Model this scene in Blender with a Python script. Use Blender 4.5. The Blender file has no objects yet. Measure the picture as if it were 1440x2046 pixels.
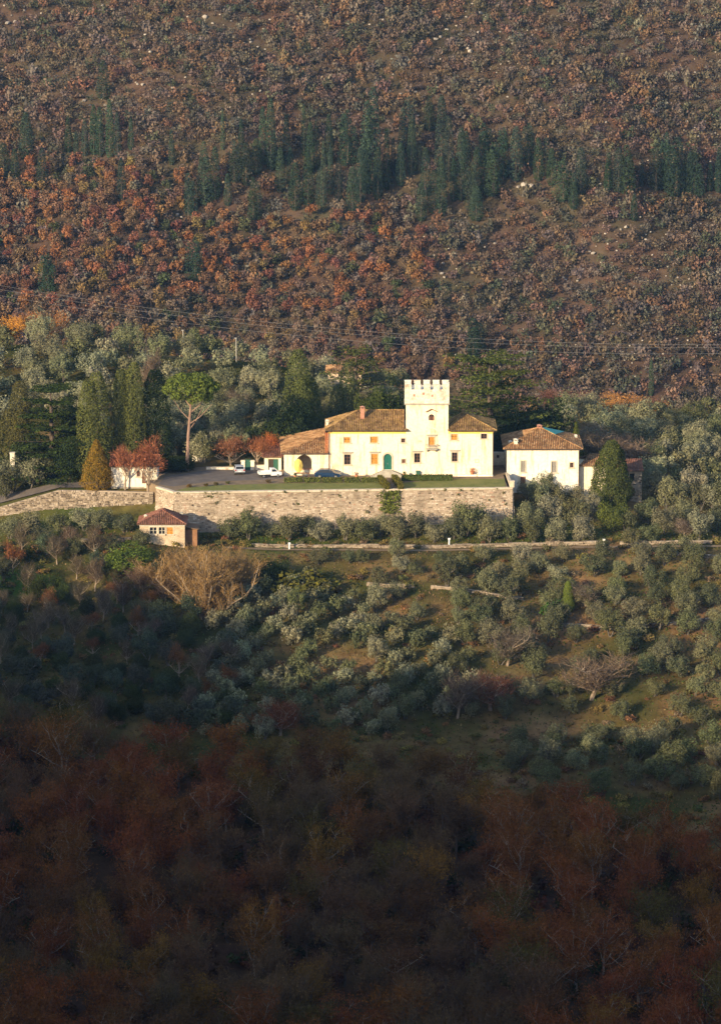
import bpy, math, random
import numpy as np
from mathutils import Vector, Matrix

# ------------------------------------------------------------------ camera, sky, sun, exposure
SC = bpy.context.scene
COL = SC.collection
HC, PITCH, F = 117.0, math.radians(11.57), 7330.0
cd = bpy.data.cameras.new('camera')
cam = bpy.data.objects.new('camera', cd)
COL.objects.link(cam)
cd.sensor_fit = 'HORIZONTAL'
cd.sensor_width = 36.0
cd.lens = 36.0 * F / 1440.0
cd.clip_start = 1.0
cd.clip_end = 6000.0
cam.location = (0, 0, HC)
cam.rotation_euler = (math.radians(90) - PITCH, 0, 0)
SC.camera = cam

SUN_EL, SUN_AZ = 16.0, 220.0            # azimuth clockwise from +Y: behind the camera's left shoulder
sv = Vector((math.sin(math.radians(SUN_AZ)) * math.cos(math.radians(SUN_EL)),
             math.cos(math.radians(SUN_AZ)) * math.cos(math.radians(SUN_EL)),
             math.sin(math.radians(SUN_EL))))
w = bpy.data.worlds.new('World')
SC.world = w
w.use_nodes = True
nt = w.node_tree
sky = nt.nodes.new('ShaderNodeTexSky')
sky.sky_type = 'NISHITA'
sky.sun_disc = False
sky.sun_elevation = math.radians(SUN_EL)
sky.sun_rotation = math.radians(SUN_AZ)
bg = nt.nodes['Background']
bg.inputs['Strength'].default_value = 0.15
nt.links.new(sky.outputs[0], bg.inputs['Color'])
sl = bpy.data.lights.new('sun', 'SUN')
sl.energy = 4.6
sl.angle = math.radians(0.5)
sl.color = (1.0, 0.79, 0.50)
sun = bpy.data.objects.new('sun', sl)
COL.objects.link(sun)
sun.rotation_euler = (-sv).to_track_quat('-Z', 'Y').to_euler()
sun.location = sv * 300
SC.view_settings.view_transform = 'Standard'
SC.view_settings.look = 'None'
SC.view_settings.gamma = 1.0
SC.view_settings.use_curve_mapping = False
SC.view_settings.exposure = 0.9
HAZE_DENSITY = 0.00004

R = random.Random(7)
NR = np.random.default_rng(11)
CP, SP = math.cos(PITCH), math.sin(PITCH)


# ------------------------------------------------------------------ pixel of the 1440x2046 photograph -> point
def ray(px, py):
    a, b = (px - 720.0) / F, (1023.0 - py) / F
    return Vector((a, CP + b * SP, -SP + b * CP))


def at(px, py, Y):
    d = ray(px, py)
    t = Y / d.y
    return Vector((d.x * t, Y, HC + d.z * t))


def project(x, y, z):
    d = y * CP - (z - HC) * SP
    u = y * SP + (z - HC) * CP
    return 720 + F * x / d, 1023 - F * u / d


# ------------------------------------------------------------------ terrain
NEAR = [(-60, 120), (0, 113.5), (50, 92), (100, 70), (200, 25), (300, -12), (360, -28), (415, -31), (470, -27.5), (520, -23), (548, -16), (565, -11.8)]
COLS = [
    (-150, [(577, -9.5), (590, -8), (597, -6), (640, 0), (690, 9), (720, 4), (760, -25), (900, -48)]),
    (-60, [(577, -8.2), (583, -7.8), (591, -7.0), (595, -6.5), (597, -4.6), (604, -3.2), (640, 1.5), (690, 7.5), (720, 2), (760, -28), (900, -48)]),
    (-50, [(577, -7.6), (583, -6.8), (591, -5.8), (595, -5.4), (597, -1.7), (604, -1.0), (612, 0.3), (640, 2.5), (690, 7.0), (720, 2), (760, -28), (900, -48)]),
    (-34, [(577, -6.7), (583, -6.3), (590, -4.6), (593.4, -3.5), (595, -1.9), (597, -1.6), (603, -0.9), (609, 0.1), (640, 2.5), (690, 5.5), (720, 1), (760, -28), (900, -48)]),
    (-28, [(577, -7.4), (583, -7.3), (590, -6.2), (596, -3), (604, -0.8), (610, 0.1), (640, 2.2), (690, 5.0), (720, 0), (760, -28), (900, -48)]),
    (-14, [(577, -8.2), (583, -8.0), (590, -6.3), (596, -3), (605, -0.9), (610, -0.3), (620, 0.2), (640, 1.5), (690, 3.5), (720, -1), (760, -29), (900, -48)]),
    (12, [(577, -8.2), (583, -8.0), (590, -6.0), (596, -3), (608, -1), (616, -0.5), (622, 0.2), (640, 0.2), (690, -1.5), (720, -6), (760, -30), (900, -48)]),
    (24.5, [(577, -8.0), (583, -7.8), (590, -6.2), (595, -5.0), (603, -3.5), (614, -1), (622, 0), (640, -1), (690, -3.5), (720, -8), (760, -30), (900, -48)]),
    (27, [(577, -8.0), (583, -7.7), (590, -6.2), (596, -5.2), (602, -3.6), (616, -2.5), (640, -3), (690, -4.2), (720, -9), (760, -30), (900, -48)]),
    (38, [(577, -7.8), (583, -7.5), (590, -6.6), (600, -4.6), (616, -3.2), (640, -4), (690, -5.2), (720, -10), (760, -30), (900, -48)]),
    (50, [(577, -7.6), (583, -7.2), (595, -6.5), (615, -5.2), (640, -5.2), (690, -6.2), (720, -10), (760, -30), (900, -48)]),
    (150, [(577, -8), (583, -7.6), (595, -6.8), (615, -6), (640, -6), (690, -7), (720, -10), (760, -30), (900, -48)]),
]
CX = np.array([c[0] for c in COLS], float)


def _h0(x, y):
    out = np.zeros_like(x)
    prof = []
    for cx, pts in COLS:
        p = NEAR + pts
        prof.append(np.interp(y, [q[0] for q in p], [q[1] for q in p]))
    prof = np.array(prof)
    xi = np.clip(x, CX[0], CX[-1])
    k = np.clip(np.searchsorted(CX, xi, side='right') - 1, 0, len(CX) - 2)
    t = (xi - CX[k]) / (CX[k + 1] - CX[k])
    i = np.arange(x.size)
    out = prof[k, i] * (1 - t) + prof[k + 1, i] * t
    return out


def wob(x, y, s, seed=0.0):
    # smooth uneven noise, about -1.5 to 1.5: waves of many directions and lengths
    g = np.random.default_rng(int(seed * 10) + 5)
    out = 0
    for k in range(9):
        a, f = g.uniform(0, math.pi * 2), g.uniform(.55, 2.6)
        out = out + np.sin((x * math.cos(a) + y * math.sin(a)) / s * f + g.uniform(0, 6.3)) * .5 / math.sqrt(f)
    return out


def height(x, y):
    x = np.atleast_1d(np.asarray(x, float)).ravel()
    y = np.atleast_1d(np.asarray(y, float)).ravel()
    acc = 0
    for dy in (-0.8, 0, 0.8):
        acc = acc + _h0(x, y + dy)
    z = acc / 3
    slope = np.clip((575 - y) / 12, 0, 1)
    z = z + slope * 0.45 * wob(x, y, 9.0, 1.0)
    hill = np.clip((y - 640) / 20, 0, 1)
    return z + hill * 0.5 * wob(x, y, 8.0, 2.0)


def hz(x, y):
    return float(height(x, y)[0])


def mheight(x, y):
    x = np.atleast_1d(np.asarray(x, float)).ravel()
    y = np.atleast_1d(np.asarray(y, float)).ravel()
    z = -45 + 0.60 * (y - 890)
    z = np.where(y > 1110, -45 + 0.60 * 220 + 0.25 * (y - 1110), z)
    return z + 2.6 * wob(x, y * 0.45, 24.0, 0.4) + 1.2 * wob(x + 0.4 * y, y, 9.0, 3.0)


def hit(px, py, fn=None, y0=390.0, y1=760.0):
    """the ground point under a pixel"""
    fn = fn or height
    d = ray(px, py)
    ys = np.arange(y0, y1, 0.25)
    t = ys / d.y
    zr = HC + d.z * t
    g = fn(d.x * t, ys)
    k = np.argmax(g >= zr)
    if g[k] < zr[k]:
        k = len(ys) - 1
    return Vector((float(d.x * t[k]), float(ys[k]), float(g[k])))


def mhit(px, py):
    return hit(px, py, mheight, 860.0, 1200.0)


# ------------------------------------------------------------------ node materials
def _mat(name):
    m = bpy.data.materials.new(name)
    m.use_nodes = True
    n = m.node_tree
    b = n.nodes['Principled BSDF']
    b.inputs['Specular IOR Level'].default_value = 0.2
    b.inputs['Roughness'].default_value = 0.85
    return m, n, b


def c4(c):
    return (c[0], c[1], c[2], 1.0)


def plain(name, col, rough=0.6, metal=0.0, spec=0.4):
    m, n, b = _mat(name)
    b.inputs['Base Color'].default_value = c4(col)
    b.inputs['Roughness'].default_value = rough
    b.inputs['Metallic'].default_value = metal
    b.inputs['Specular IOR Level'].default_value = spec
    return m


def _noise(n, scale, detail=4.0, rough=0.6, vec='Object'):
    tc = n.nodes.new('ShaderNodeTexCoord')
    t = n.nodes.new('ShaderNodeTexNoise')
    t.inputs['Scale'].default_value = scale
    t.inputs['Detail'].default_value = detail
    t.inputs['Roughness'].default_value = rough
    n.links.new(tc.outputs[vec], t.inputs['Vector'])
    return t


def _ramp(n, src, stops):
    r = n.nodes.new('ShaderNodeValToRGB')
    while len(r.color_ramp.elements) < len(stops):
        r.color_ramp.elements.new(0.5)
    for e, (p, c) in zip(r.color_ramp.elements, stops):
        e.position = p
        e.color = c4(c)
    n.links.new(src, r.inputs['Fac'])
    return r


def _mul(n, a, bcol, fac=1.0, mode='MULTIPLY'):
    mx = n.nodes.new('ShaderNodeMix')
    mx.data_type = 'RGBA'
    mx.blend_type = mode
    mx.inputs['Factor'].default_value = fac
    n.links.new(a, mx.inputs[6])
    n.links.new(bcol, mx.inputs[7])
    return mx.outputs[2]


def noisy(name, stops, scale=2.0, rough=0.85, bump=0.0, fine=None):
    """a colour ramp over noise, with an optional finer second noise"""
    m, n, b = _mat(name)
    t = _noise(n, scale)
    out = _ramp(n, t.outputs['Fac'], stops).outputs['Color']
    if fine:
        t2 = _noise(n, fine, 3.0)
        out = _mul(n, out, _ramp(n, t2.outputs['Fac'], [(0.3, (.72, .72, .72)), (0.7, (1.15, 1.15, 1.15))]).outputs['Color'])
    n.links.new(out, b.inputs['Base Color'])
    b.inputs['Roughness'].default_value = rough
    if bump:
        bp = n.nodes.new('ShaderNodeBump')
        bp.inputs['Strength'].default_value = bump
        n.links.new(t.outputs['Fac'], bp.inputs['Height'])
        n.links.new(bp.outputs['Normal'], b.inputs['Normal'])
    return m


def streaky(name, stops):
    """lime plaster: broad stains, plus streaks that run down the wall"""
    m, n, b = _mat(name)
    t = _noise(n, 0.35)
    out = _ramp(n, t.outputs['Fac'], stops).outputs['Color']
    tc = n.nodes.new('ShaderNodeTexCoord')
    mp = n.nodes.new('ShaderNodeMapping')
    mp.inputs['Scale'].default_value = (2.2, 2.2, .22)
    n.links.new(tc.outputs['Object'], mp.inputs['Vector'])
    t2 = n.nodes.new('ShaderNodeTexNoise')
    t2.inputs['Scale'].default_value = 1.0
    t2.inputs['Detail'].default_value = 5.0
    n.links.new(mp.outputs['Vector'], t2.inputs['Vector'])
    out = _mul(n, out, _ramp(n, t2.outputs['Fac'], [(0.33, (.74, .67, .56)), (0.46, (1, 1, 1))]).outputs['Color'])
    t3 = _noise(n, 2.6, 3.0)
    out = _mul(n, out, _ramp(n, t3.outputs['Fac'], [(0.3, (.86, .83, .78)), (0.55, (1, 1, 1))]).outputs['Color'])
    n.links.new(out, b.inputs['Base Color'])
    b.inputs['Roughness'].default_value = 0.9
    return m


def island(name, stops, rough=0.85, noise=None):
    """each loose piece of the mesh (a tile, a stone) takes its own colour from the ramp"""
    m, n, b = _mat(name)
    g = n.nodes.new('ShaderNodeNewGeometry')
    out = _ramp(n, g.outputs['Random Per Island'], stops).outputs['Color']
    if noise:
        t = _noise(n, noise, 5.0)
        out = _mul(n, out, _ramp(n, t.outputs['Fac'], [(0.36, (.50, .49, .46)), (0.58, (1.1, 1.1, 1.1))]).outputs['Color'])
    n.links.new(out, b.inputs['Base Color'])
    b.inputs['Roughness'].default_value = rough
    return m


def leaf_mat(name, attr=False, spread=(0.55, 1.35), warm=(1.0, 1.0, 1.0)):
    """leaf colour: the plant's own colour (object colour, or the mesh's tint), varied leaf by leaf"""
    m = bpy.data.materials.new(name)
    m.use_nodes = True
    n = m.node_tree
    for x in list(n.nodes):
        n.nodes.remove(x)
    o = n.nodes.new('ShaderNodeOutputMaterial')
    d = n.nodes.new('ShaderNodeBsdfDiffuse')
    tr = n.nodes.new('ShaderNodeBsdfTranslucent')
    mix = n.nodes.new('ShaderNodeMixShader')
    mix.inputs[0].default_value = 0.18
    if attr:
        s = n.nodes.new('ShaderNodeAttribute')
        s.attribute_name = 'tint'
    else:
        s = n.nodes.new('ShaderNodeObjectInfo')
    g = n.nodes.new('ShaderNodeNewGeometry')
    lo, hi = spread
    r = _ramp(n, g.outputs['Random Per Island'], [(0.0, (lo, lo, lo * 1.05)), (0.6, (1, 1, 1)), (1.0, (hi * warm[0], hi * warm[1], hi * warm[2] * 0.9))])
    c = _mul(n, s.outputs['Color'], r.outputs['Color'])
    n.links.new(c, d.inputs['Color'])
    n.links.new(c, tr.inputs['Color'])
    n.links.new(d.outputs[0], mix.inputs[1])
    n.links.new(tr.outputs[0], mix.inputs[2])
    n.links.new(mix.outputs[0], o.inputs['Surface'])
    return m


def ground_mat(name, scale, spread=0.35):
    m, n, b = _mat(name)
    a = n.nodes.new('ShaderNodeAttribute')
    a.attribute_name = 'tint'
    t = _noise(n, scale, 8.0, 0.7)
    t2 = _noise(n, scale * 0.17, 4.0)
    c = _mul(n, a.outputs['Color'], _ramp(n, t.outputs['Fac'], [(0.3, (.55, .5, .45)), (0.5, (1, 1, 1)), (0.72, (1.35, 1.3, 1.15))]).outputs['Color'])
    c = _mul(n, c, _ramp(n, t2.outputs['Fac'], [(0.35, (.8, .95, .7)), (0.6, (1.15, 1.0, .9))]).outputs['Color'])
    n.links.new(c, b.inputs['Base Color'])
    b.inputs['Roughness'].default_value = 1.0
    b.inputs['Specular IOR Level'].default_value = 0.0
    bp = n.nodes.new('ShaderNodeBump')
    bp.inputs['Strength'].default_value = 0.6
    bp.inputs['Distance'].default_value = 0.4
    n.links.new(t.outputs['Fac'], bp.inputs['Height'])
    n.links.new(bp.outputs['Normal'], b.inputs['Normal'])
    return m


M = {
    'plaster': streaky('plaster', [(0.25, (.68, .56, .40)), (0.42, (.81, .71, .54)), (0.7, (.85, .76, .60))]),
    'plaster_white': streaky('plaster_white', [(0.25, (.72, .64, .52)), (0.45, (.82, .76, .64)), (0.75, (.85, .80, .70))]),
    'plaster_old': noisy('plaster_old', [(0.28, (.40, .31, .23)), (0.45, (.66, .58, .46)), (0.7, (.80, .75, .64))], 0.9, 0.9, 0.0, 4.0),
    'plaster_tan': noisy('plaster_tan', [(0.28, (.34, .24, .16)), (0.45, (.50, .38, .26)), (0.7, (.60, .48, .35))], 0.9, 0.9, 0.0, 4.0),
    'stone_trim': noisy('stone_trim', [(0.3, (.46, .38, .28)), (0.7, (.62, .53, .41))], 1.5, 0.85, 0.1),
    'stone_grey': noisy('stone_grey', [(0.3, (.30, .27, .22)), (0.7, (.46, .42, .35))], 1.5, 0.9, 0.1),
    'tile_moss': island('tile_moss', [(0.0, (.18, .10, .045)), (0.35, (.29, .175, .06)), (0.7, (.34, .22, .078)), (1.0, (.38, .23, .12))], 0.9, 0.8),
    'tile_brown': island('tile_brown', [(0.0, (.22, .11, .05)), (0.4, (.34, .18, .08)), (0.75, (.40, .23, .10)), (1.0, (.45, .29, .16))], 0.9, 0.8),
    'tile_red': island('tile_red', [(0.0, (.17, .070, .048)), (0.5, (.23, .095, .062)), (1.0, (.29, .14, .095))], 0.85, 1.2),
    'tile_orange': island('tile_orange', [(0.0, (.40, .12, .05)), (1.0, (.52, .2, .09))], 0.85),
    'roof_deck': plain('roof_deck', (.16, .10, .06), 0.9),
    'wood_orange': noisy('wood_orange', [(0.3, (.50, .22, .05)), (0.7, (.66, .33, .08))], 3.0, 0.6),
    'wood_brown': plain('wood_brown', (.16, .07, .04), 0.7),
    'wood_room': noisy('wood_room', [(0.3, (.20, .10, .05)), (0.7, (.32, .17, .09))], 2.0, 0.9),
    'wood_grey': plain('wood_grey', (.30, .28, .25), 0.8),
    'frame_white': plain('frame_white', (.62, .56, .46), 0.6),
    'green_door': plain('green_door', (.010, .115, .085), 0.5),
    'green_dark': plain('green_dark', (.02, .09, .06), 0.6),
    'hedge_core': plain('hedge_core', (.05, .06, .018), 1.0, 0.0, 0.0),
    'tarp_green': plain('tarp_green', (.01, .26, .22), 0.5),
    'glass': plain('glass', (.02, .022, .025), 0.08, 0.0, 0.5),
    'inside_shade': plain('inside_shade', (.05, .035, .025), 0.9),  # near-black brown that puts the shade of openings into colour
    'brick': noisy('brick', [(0.3, (.34, .14, .09)), (0.7, (.50, .27, .19))], 4.0, 0.9),
    'asphalt': noisy('asphalt', [(0.3, (.12, .10, .088)), (0.7, (.18, .15, .13))], 0.6, 0.95, 0.0, 9.0),
    'gravel': noisy('gravel', [(0.3, (.17, .12, .07)), (0.7, (.27, .195, .125))], 0.8, 1.0, 0.0, 8.0),
    'lawn': noisy('lawn', [(0.3, (.125, .14, .034)), (0.55, (.185, .185, .05)), (0.75, (.23, .19, .065))], 0.5, 1.0, 0.2, 6.0),
    'wall_stone': island('wall_stone', [(0.0, (.15, .115, .09)), (0.12, (.33, .255, .19)), (0.6, (.45, .36, .28)), (0.93, (.54, .46, .37)), (1.0, (.36, .20, .14))], 0.95, 0.45),
    'dry_stone': island('dry_stone', [(0.0, (.11, .085, .065)), (0.3, (.24, .19, .14)), (0.7, (.34, .275, .21)), (1.0, (.42, .35, .28))], 0.95, 1.6),
    'mortar': noisy('mortar', [(0.3, (.27, .21, .155)), (0.7, (.38, .31, .23))], 1.2, 1.0, 0.2),
    'rock': noisy('rock', [(0.3, (.24, .21, .18)), (0.7, (.44, .39, .34))], 1.2, 0.95, 0.3),
    'bark': noisy('bark', [(0.3, (.055, .040, .030)), (0.7, (.13, .10, .08))], 2.0, 0.95),
    'bark_olive': noisy('bark_olive', [(0.3, (.07, .06, .05)), (0.7, (.16, .14, .115))], 2.0, 0.95),
    'bark_pine': noisy('bark_pine', [(0.3, (.20, .12, .09)), (0.7, (.33, .22, .165))], 1.5, 0.95),
    'bark_pale': noisy('bark_pale', [(0.3, (.20, .15, .11)), (0.7, (.34, .27, .20))], 2.0, 0.95),
    'leaf': leaf_mat('leaf'),
    'leaf_tint': leaf_mat('leaf_tint', True),
    'needle': leaf_mat('needle', False, (0.5, 1.3), (1.1, 1.0, 0.8)),
    'twig': leaf_mat('twig', False, (0.6, 1.3)),
    'ground': ground_mat('ground', 0.45),
    'mountain': ground_mat('mountain', 0.3),
    'paint_silver': plain('paint_silver', (.50, .52, .55), 0.3, 0.3, 0.5),
    'paint_white': plain('paint_white', (.74, .74, .72), 0.35, 0.0, 0.5),
    'paint_blue': plain('paint_blue', (.012, .035, .085), 0.25, 0.2, 0.5),
    'tyre': plain('tyre', (.02, .02, .02), 0.9),
    'rim': plain('rim', (.35, .35, .36), 0.4, 0.7),
    'lamp_red': plain('lamp_red', (.35, .02, .015), 0.3),
    'lamp_clear': plain('lamp_clear', (.6, .6, .58), 0.2),
    'black_trim': plain('black_trim', (.03, .03, .03), 0.6),
    'terracotta': plain('terracotta', (.42, .16, .08), 0.85),
    'yellow_cloth_and_shade': plain('yellow_cloth_and_shade', (.78, .56, .13), 0.9),
    'white_paint': plain('white_paint', (.8, .79, .75), 0.6),
    'wire': plain('wire', (.34, .32, .30), 0.5, 0.3),
    'pole': plain('pole', (.34, .32, .29), 0.8),
}


# ------------------------------------------------------------------ mesh helpers
def np_mesh(name, V, F4=None, F3=None, mat=None, tint=None, smooth=False):
    me = bpy.data.meshes.new(name)
    V = np.asarray(V, np.float32)
    n4 = 0 if F4 is None else len(F4)
    n3 = 0 if F3 is None else len(F3)
    me.vertices.add(len(V))
    me.vertices.foreach_set('co', V.ravel())
    idx, tot = [], []
    if n4:
        idx.append(np.asarray(F4, np.int32).ravel())
        tot.append(np.full(n4, 4, np.int32))
    if n3:
        idx.append(np.asarray(F3, np.int32).ravel())
        tot.append(np.full(n3, 3, np.int32))
    idx = np.concatenate(idx)
    tot = np.concatenate(tot)
    me.loops.add(len(idx))
    me.loops.foreach_set('vertex_index', idx)
    me.polygons.add(len(tot))
    st = np.concatenate([[0], np.cumsum(tot)[:-1]]).astype(np.int32)
    me.polygons.foreach_set('loop_start', st)
    me.polygons.foreach_set('loop_total', tot)
    if smooth:
        me.polygons.foreach_set('use_smooth', np.ones(len(tot), bool))
    if tint is not None:
        a = me.attributes.new('tint', 'FLOAT_COLOR', 'POINT')
        t = np.ones((len(V), 4), np.float32)
        t[:, :3] = tint
        a.data.foreach_set('color', t.ravel())
    me.update(calc_edges=True)
    me.validate()
    if mat:
        me.materials.append(M[mat])
    return me


class MB:
    """collects faces; build() links them as ONE mesh object"""

    def __init__(self):
        self.v, self.f = [], []

    def poly(self, pts):
        b = len(self.v)
        self.v += [tuple(p) for p in pts]
        self.f.append(tuple(range(b, b + len(pts))))
        return self

    def box(self, x0, x1, y0, y1, z0, z1, jit=0.0, rng=R):
        b = len(self.v)
        for z in (z0, z1):
            for (x, y) in ((x0, y0), (x1, y0), (x1, y1), (x0, y1)):
                j = [rng.uniform(-jit, jit) for _ in range(3)] if jit else (0, 0, 0)
                self.v.append((x + j[0], y + j[1], z + j[2]))
        for q in ((3, 2, 1, 0), (4, 5, 6, 7), (0, 1, 5, 4), (1, 2, 6, 5), (2, 3, 7, 6), (3, 0, 4, 7)):
            self.f.append(tuple(b + i for i in q))
        return self

    def hexa(self, lo, hi):
        """lo and hi: four points each"""
        b = len(self.v)
        self.v += [tuple(p) for p in lo] + [tuple(p) for p in hi]
        for q in ((3, 2, 1, 0), (4, 5, 6, 7), (0, 1, 5, 4), (1, 2, 6, 5), (2, 3, 7, 6), (3, 0, 4, 7)):
            self.f.append(tuple(b + i for i in q))
        return self

    def tube(self, pts, rad, n=6, cap=True):
        pts = [Vector(p) for p in pts]
        rads = rad if isinstance(rad, (list, tuple)) else [rad] * len(pts)
        b = len(self.v)
        for i, p in enumerate(pts):
            d = (pts[min(i + 1, len(pts) - 1)] - pts[max(i - 1, 0)])
            d = d.normalized() if d.length > 1e-9 else Vector((0, 0, 1))
            u = d.cross(Vector((0, 0, 1)) if abs(d.z) < 0.9 else Vector((1, 0, 0))).normalized()
            v = d.cross(u)
            for k in range(n):
                a = 2 * math.pi * k / n
                self.v.append(tuple(p + (u * math.cos(a) + v * math.sin(a)) * rads[i]))
        for i in range(len(pts) - 1):
            for k in range(n):
                k2 = (k + 1) % n
                self.f.append((b + i * n + k, b + i * n + k2, b + (i + 1) * n + k2, b + (i + 1) * n + k))
        if cap:
            self.f.append(tuple(b + k for k in reversed(range(n))))
            self.f.append(tuple(b + (len(pts) - 1) * n + k for k in range(n)))
        return self

    def disc_tube(self, c, axis, r, h, n=14):
        c, axis = Vector(c), Vector(axis)
        return self.tube([c - axis * h / 2, c + axis * h / 2], r, n)

    def mesh(self, name, mat, smooth=False):
        me = bpy.data.meshes.new(name)
        me.from_pydata(self.v, [], self.f)
        if smooth:
            for p in me.polygons:
                p.use_smooth = True
        me.materials.append(M[mat])
        return me

    def build(self, name, mat, parent=None, smooth=False, loc=None):
        return link(name, self.mesh(name, mat, smooth), parent, loc)


def link(name, me, parent=None, loc=None):
    o = bpy.data.objects.new(name, me)
    COL.objects.link(o)
    if parent is not None:
        o.parent = parent
    if loc is not None:
        o.location = loc
    return o


def tag(o, label=None, cat=None, group=None, kind=None):
    if label:
        o['label'] = label
    if cat:
        o['category'] = cat
    if group:
        o['group'] = group
    if kind:
        o['kind'] = kind
    return o


def thing(name, label, cat, loc=(0, 0, 0), group=None, rz=0.0):
    # an Empty at the thing's base; its parts are its children
    o = bpy.data.objects.new(name, None)
    o.empty_display_size = 0.3
    COL.objects.link(o)
    o.location = loc
    o.rotation_euler = (0, 0, rz)
    return tag(o, label, cat, group, 'thing')


ORD = ('first second third fourth fifth sixth seventh eighth ninth tenth eleventh twelfth thirteenth fourteenth fifteenth sixteenth '
       'seventeenth eighteenth nineteenth twentieth').split()
TENS = ['twenty', 'thirty', 'forty', 'fifty', 'sixty', 'seventy', 'eighty', 'ninety']


def nth(i):
    """0 -> first"""
    if i < 20:
        return ORD[i]
    t, u = divmod(i + 1, 10)
    if u == 0:
        return {3: 'thirtieth', 4: 'fortieth', 5: 'fiftieth', 6: 'sixtieth'}.get(t, 'last')
    return TENS[t - 2] + '-' + ORD[u - 1]
# ------------------------------------------------------------------ the ground, the hill that shades it, the mountain
def grid_sheet(name, xs, ys, fn, tintfn, mat):
    X, Y = np.meshgrid(xs, ys)
    x, y = X.ravel(), Y.ravel()
    z = fn(x, y)
    nx, ny = len(xs), len(ys)
    i = (np.arange(ny - 1)[:, None] * nx + np.arange(nx - 1)[None, :]).ravel()
    f = np.stack([i, i + 1, i + nx + 1, i + nx], 1)
    me = np_mesh(name, np.stack([x, y, z], 1), f, None, mat, tintfn(x, y), True)
    return tag(link(name, me), kind='structure')


def mixc(a, b, t):
    return np.asarray(a)[None, :] * (1 - t[:, None]) + np.asarray(b)[None, :] * t[:, None]


def forest_edge(x):
    """the wood at the bottom of the valley ends here, going up the slope"""
    return np.interp(x, [-80, -52, -25, -8, 8, 18, 30, 46, 80], [523, 519, 504, 503, 499, 488, 480, 468, 452])


def ground_tint(x, y):
    n = np.clip(0.5 + 0.33 * wob(x, y * 1.6, 7.0, 5.0) + 0.2 * wob(x, y, 2.6, 1.0), 0, 1)
    right = np.clip((x + 8) / 25, 0, 1)
    dirt = mixc((.13, .085, .045), (.19, .125, .07), n)
    grass = mixc((.045, .052, .018), (.10, .088, .034), n)
    k = np.clip(0.86 - 0.52 * right + 0.9 * (0.5 - n), 0, 1)
    c = dirt * (1 - k[:, None]) + grass * k[:, None]
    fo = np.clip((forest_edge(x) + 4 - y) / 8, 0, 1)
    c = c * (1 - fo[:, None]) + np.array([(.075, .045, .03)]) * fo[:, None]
    gp = np.clip(1.3 - ((x + 55) / 7) ** 2 - ((y - 568) / 4) ** 2, 0, 1)      # a patch of fresh grass below the road wall
    c = c * (1 - .8 * gp[:, None]) + np.array([(.06, .12, .025)]) * .8 * gp[:, None]
    strip = np.clip((y - 582.5) / 2, 0, 1) * np.clip((596 - y) / 3, 0, 1)
    c = c * (1 - 0.6 * strip[:, None]) + np.array([(.06, .085, .02)]) * 0.6 * strip[:, None]
    return c


gx = np.concatenate([np.linspace(-700, -80, 32)[:-1], np.arange(-80, 80.1, 1.0), np.linspace(80, 500, 24)[1:]])
gy = np.concatenate([np.linspace(-160, 390, 56)[:-1], np.arange(390, 582, 1.25), np.arange(582, 625, 0.6), np.arange(625, 725, 1.4), np.linspace(726, 960, 40)])
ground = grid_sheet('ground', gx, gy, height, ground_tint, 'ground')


def mtint(x, y):
    n = np.clip(0.5 + 0.35 * wob(x, y, 12.0, 2.0) + 0.2 * wob(x, y, 3.0, 4.0), 0, 1)
    return mixc((.060, .044, .036), (.090, .066, .052), n)


mx_ = np.concatenate([np.linspace(-900, -150, 26)[:-1], np.arange(-150, 150.1, 2.5), np.linspace(150, 900, 26)[1:]])
my_ = np.concatenate([np.arange(862, 1112, 2.5), np.linspace(1114, 1700, 26)])
mountain = grid_sheet('mountain', mx_, my_, mheight, mtint, 'mountain')

# the wooded shoulder of the near valley side, left of and behind the camera: it throws the shade on the valley floor
EDGE = [(-260, 1190), (0, 1200), (280, 1222), (450, 1272), (700, 1330), (1000, 1420), (1200, 1468), (1440, 1540)]
crest = []
for q in EDGE[1:]:
    g = hit(q[0], q[1])
    crest.append(g + Vector((0, 0, 1.5)) + sv * 360.0)
first = crest[0]
crest = [first + Vector((-420, 230, -40)), first + Vector((-200, 110, -8)), first + Vector((-90, 48, -1))] + crest
crest += [Vector((-128, 165, 96)), Vector((-95, 90, 106)), Vector((-60, 20, 120)), Vector((-30, -80, 132)), Vector((60, -160, 135))]
fine = []
for a, b in zip(crest[:-1], crest[1:]):
    k = max(2, int((b - a).length / 3))
    for i in range(k):
        fine.append(a.lerp(b, i / k))
V, T = [], []
OFF = [-230, -150, -90, -45, -16, -5, 0, 5, 16, 45, 90, 150]
for i, p in enumerate(fine):
    d = (fine[min(i + 3, len(fine) - 1)] - fine[max(i - 3, 0)])
    nrm = Vector((-d.y, d.x, 0)).normalized()          # points away from the valley floor or towards it
    if nrm.dot(Vector((sv.x, sv.y, 0))) < 0:
        nrm = -nrm
    top = p.z + 1.8 * math.sin(i * 1.9) + 1.6 * math.sin(i * 0.83 + 1) + 1.8 * math.sin(i * .31) + R.uniform(-3.4, 2.6)
    for o in OFF:
        q = p + nrm * o
        drop = (abs(o) * 0.62 if o < 0 else abs(o) * 0.35)
        V.append((q.x, q.y, max(top - drop, -60.0)))
        T.append((.08, .055, .035))
n = len(OFF)
Fq = [(i * n + k, i * n + k + 1, (i + 1) * n + k + 1, (i + 1) * n + k) for i in range(len(fine) - 1) for k in range(n - 1)]
near_hill = tag(link('near_hill', np_mesh('near_hill', V, np.array(Fq), None, 'ground', np.array(T), True)), kind='structure')

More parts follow.
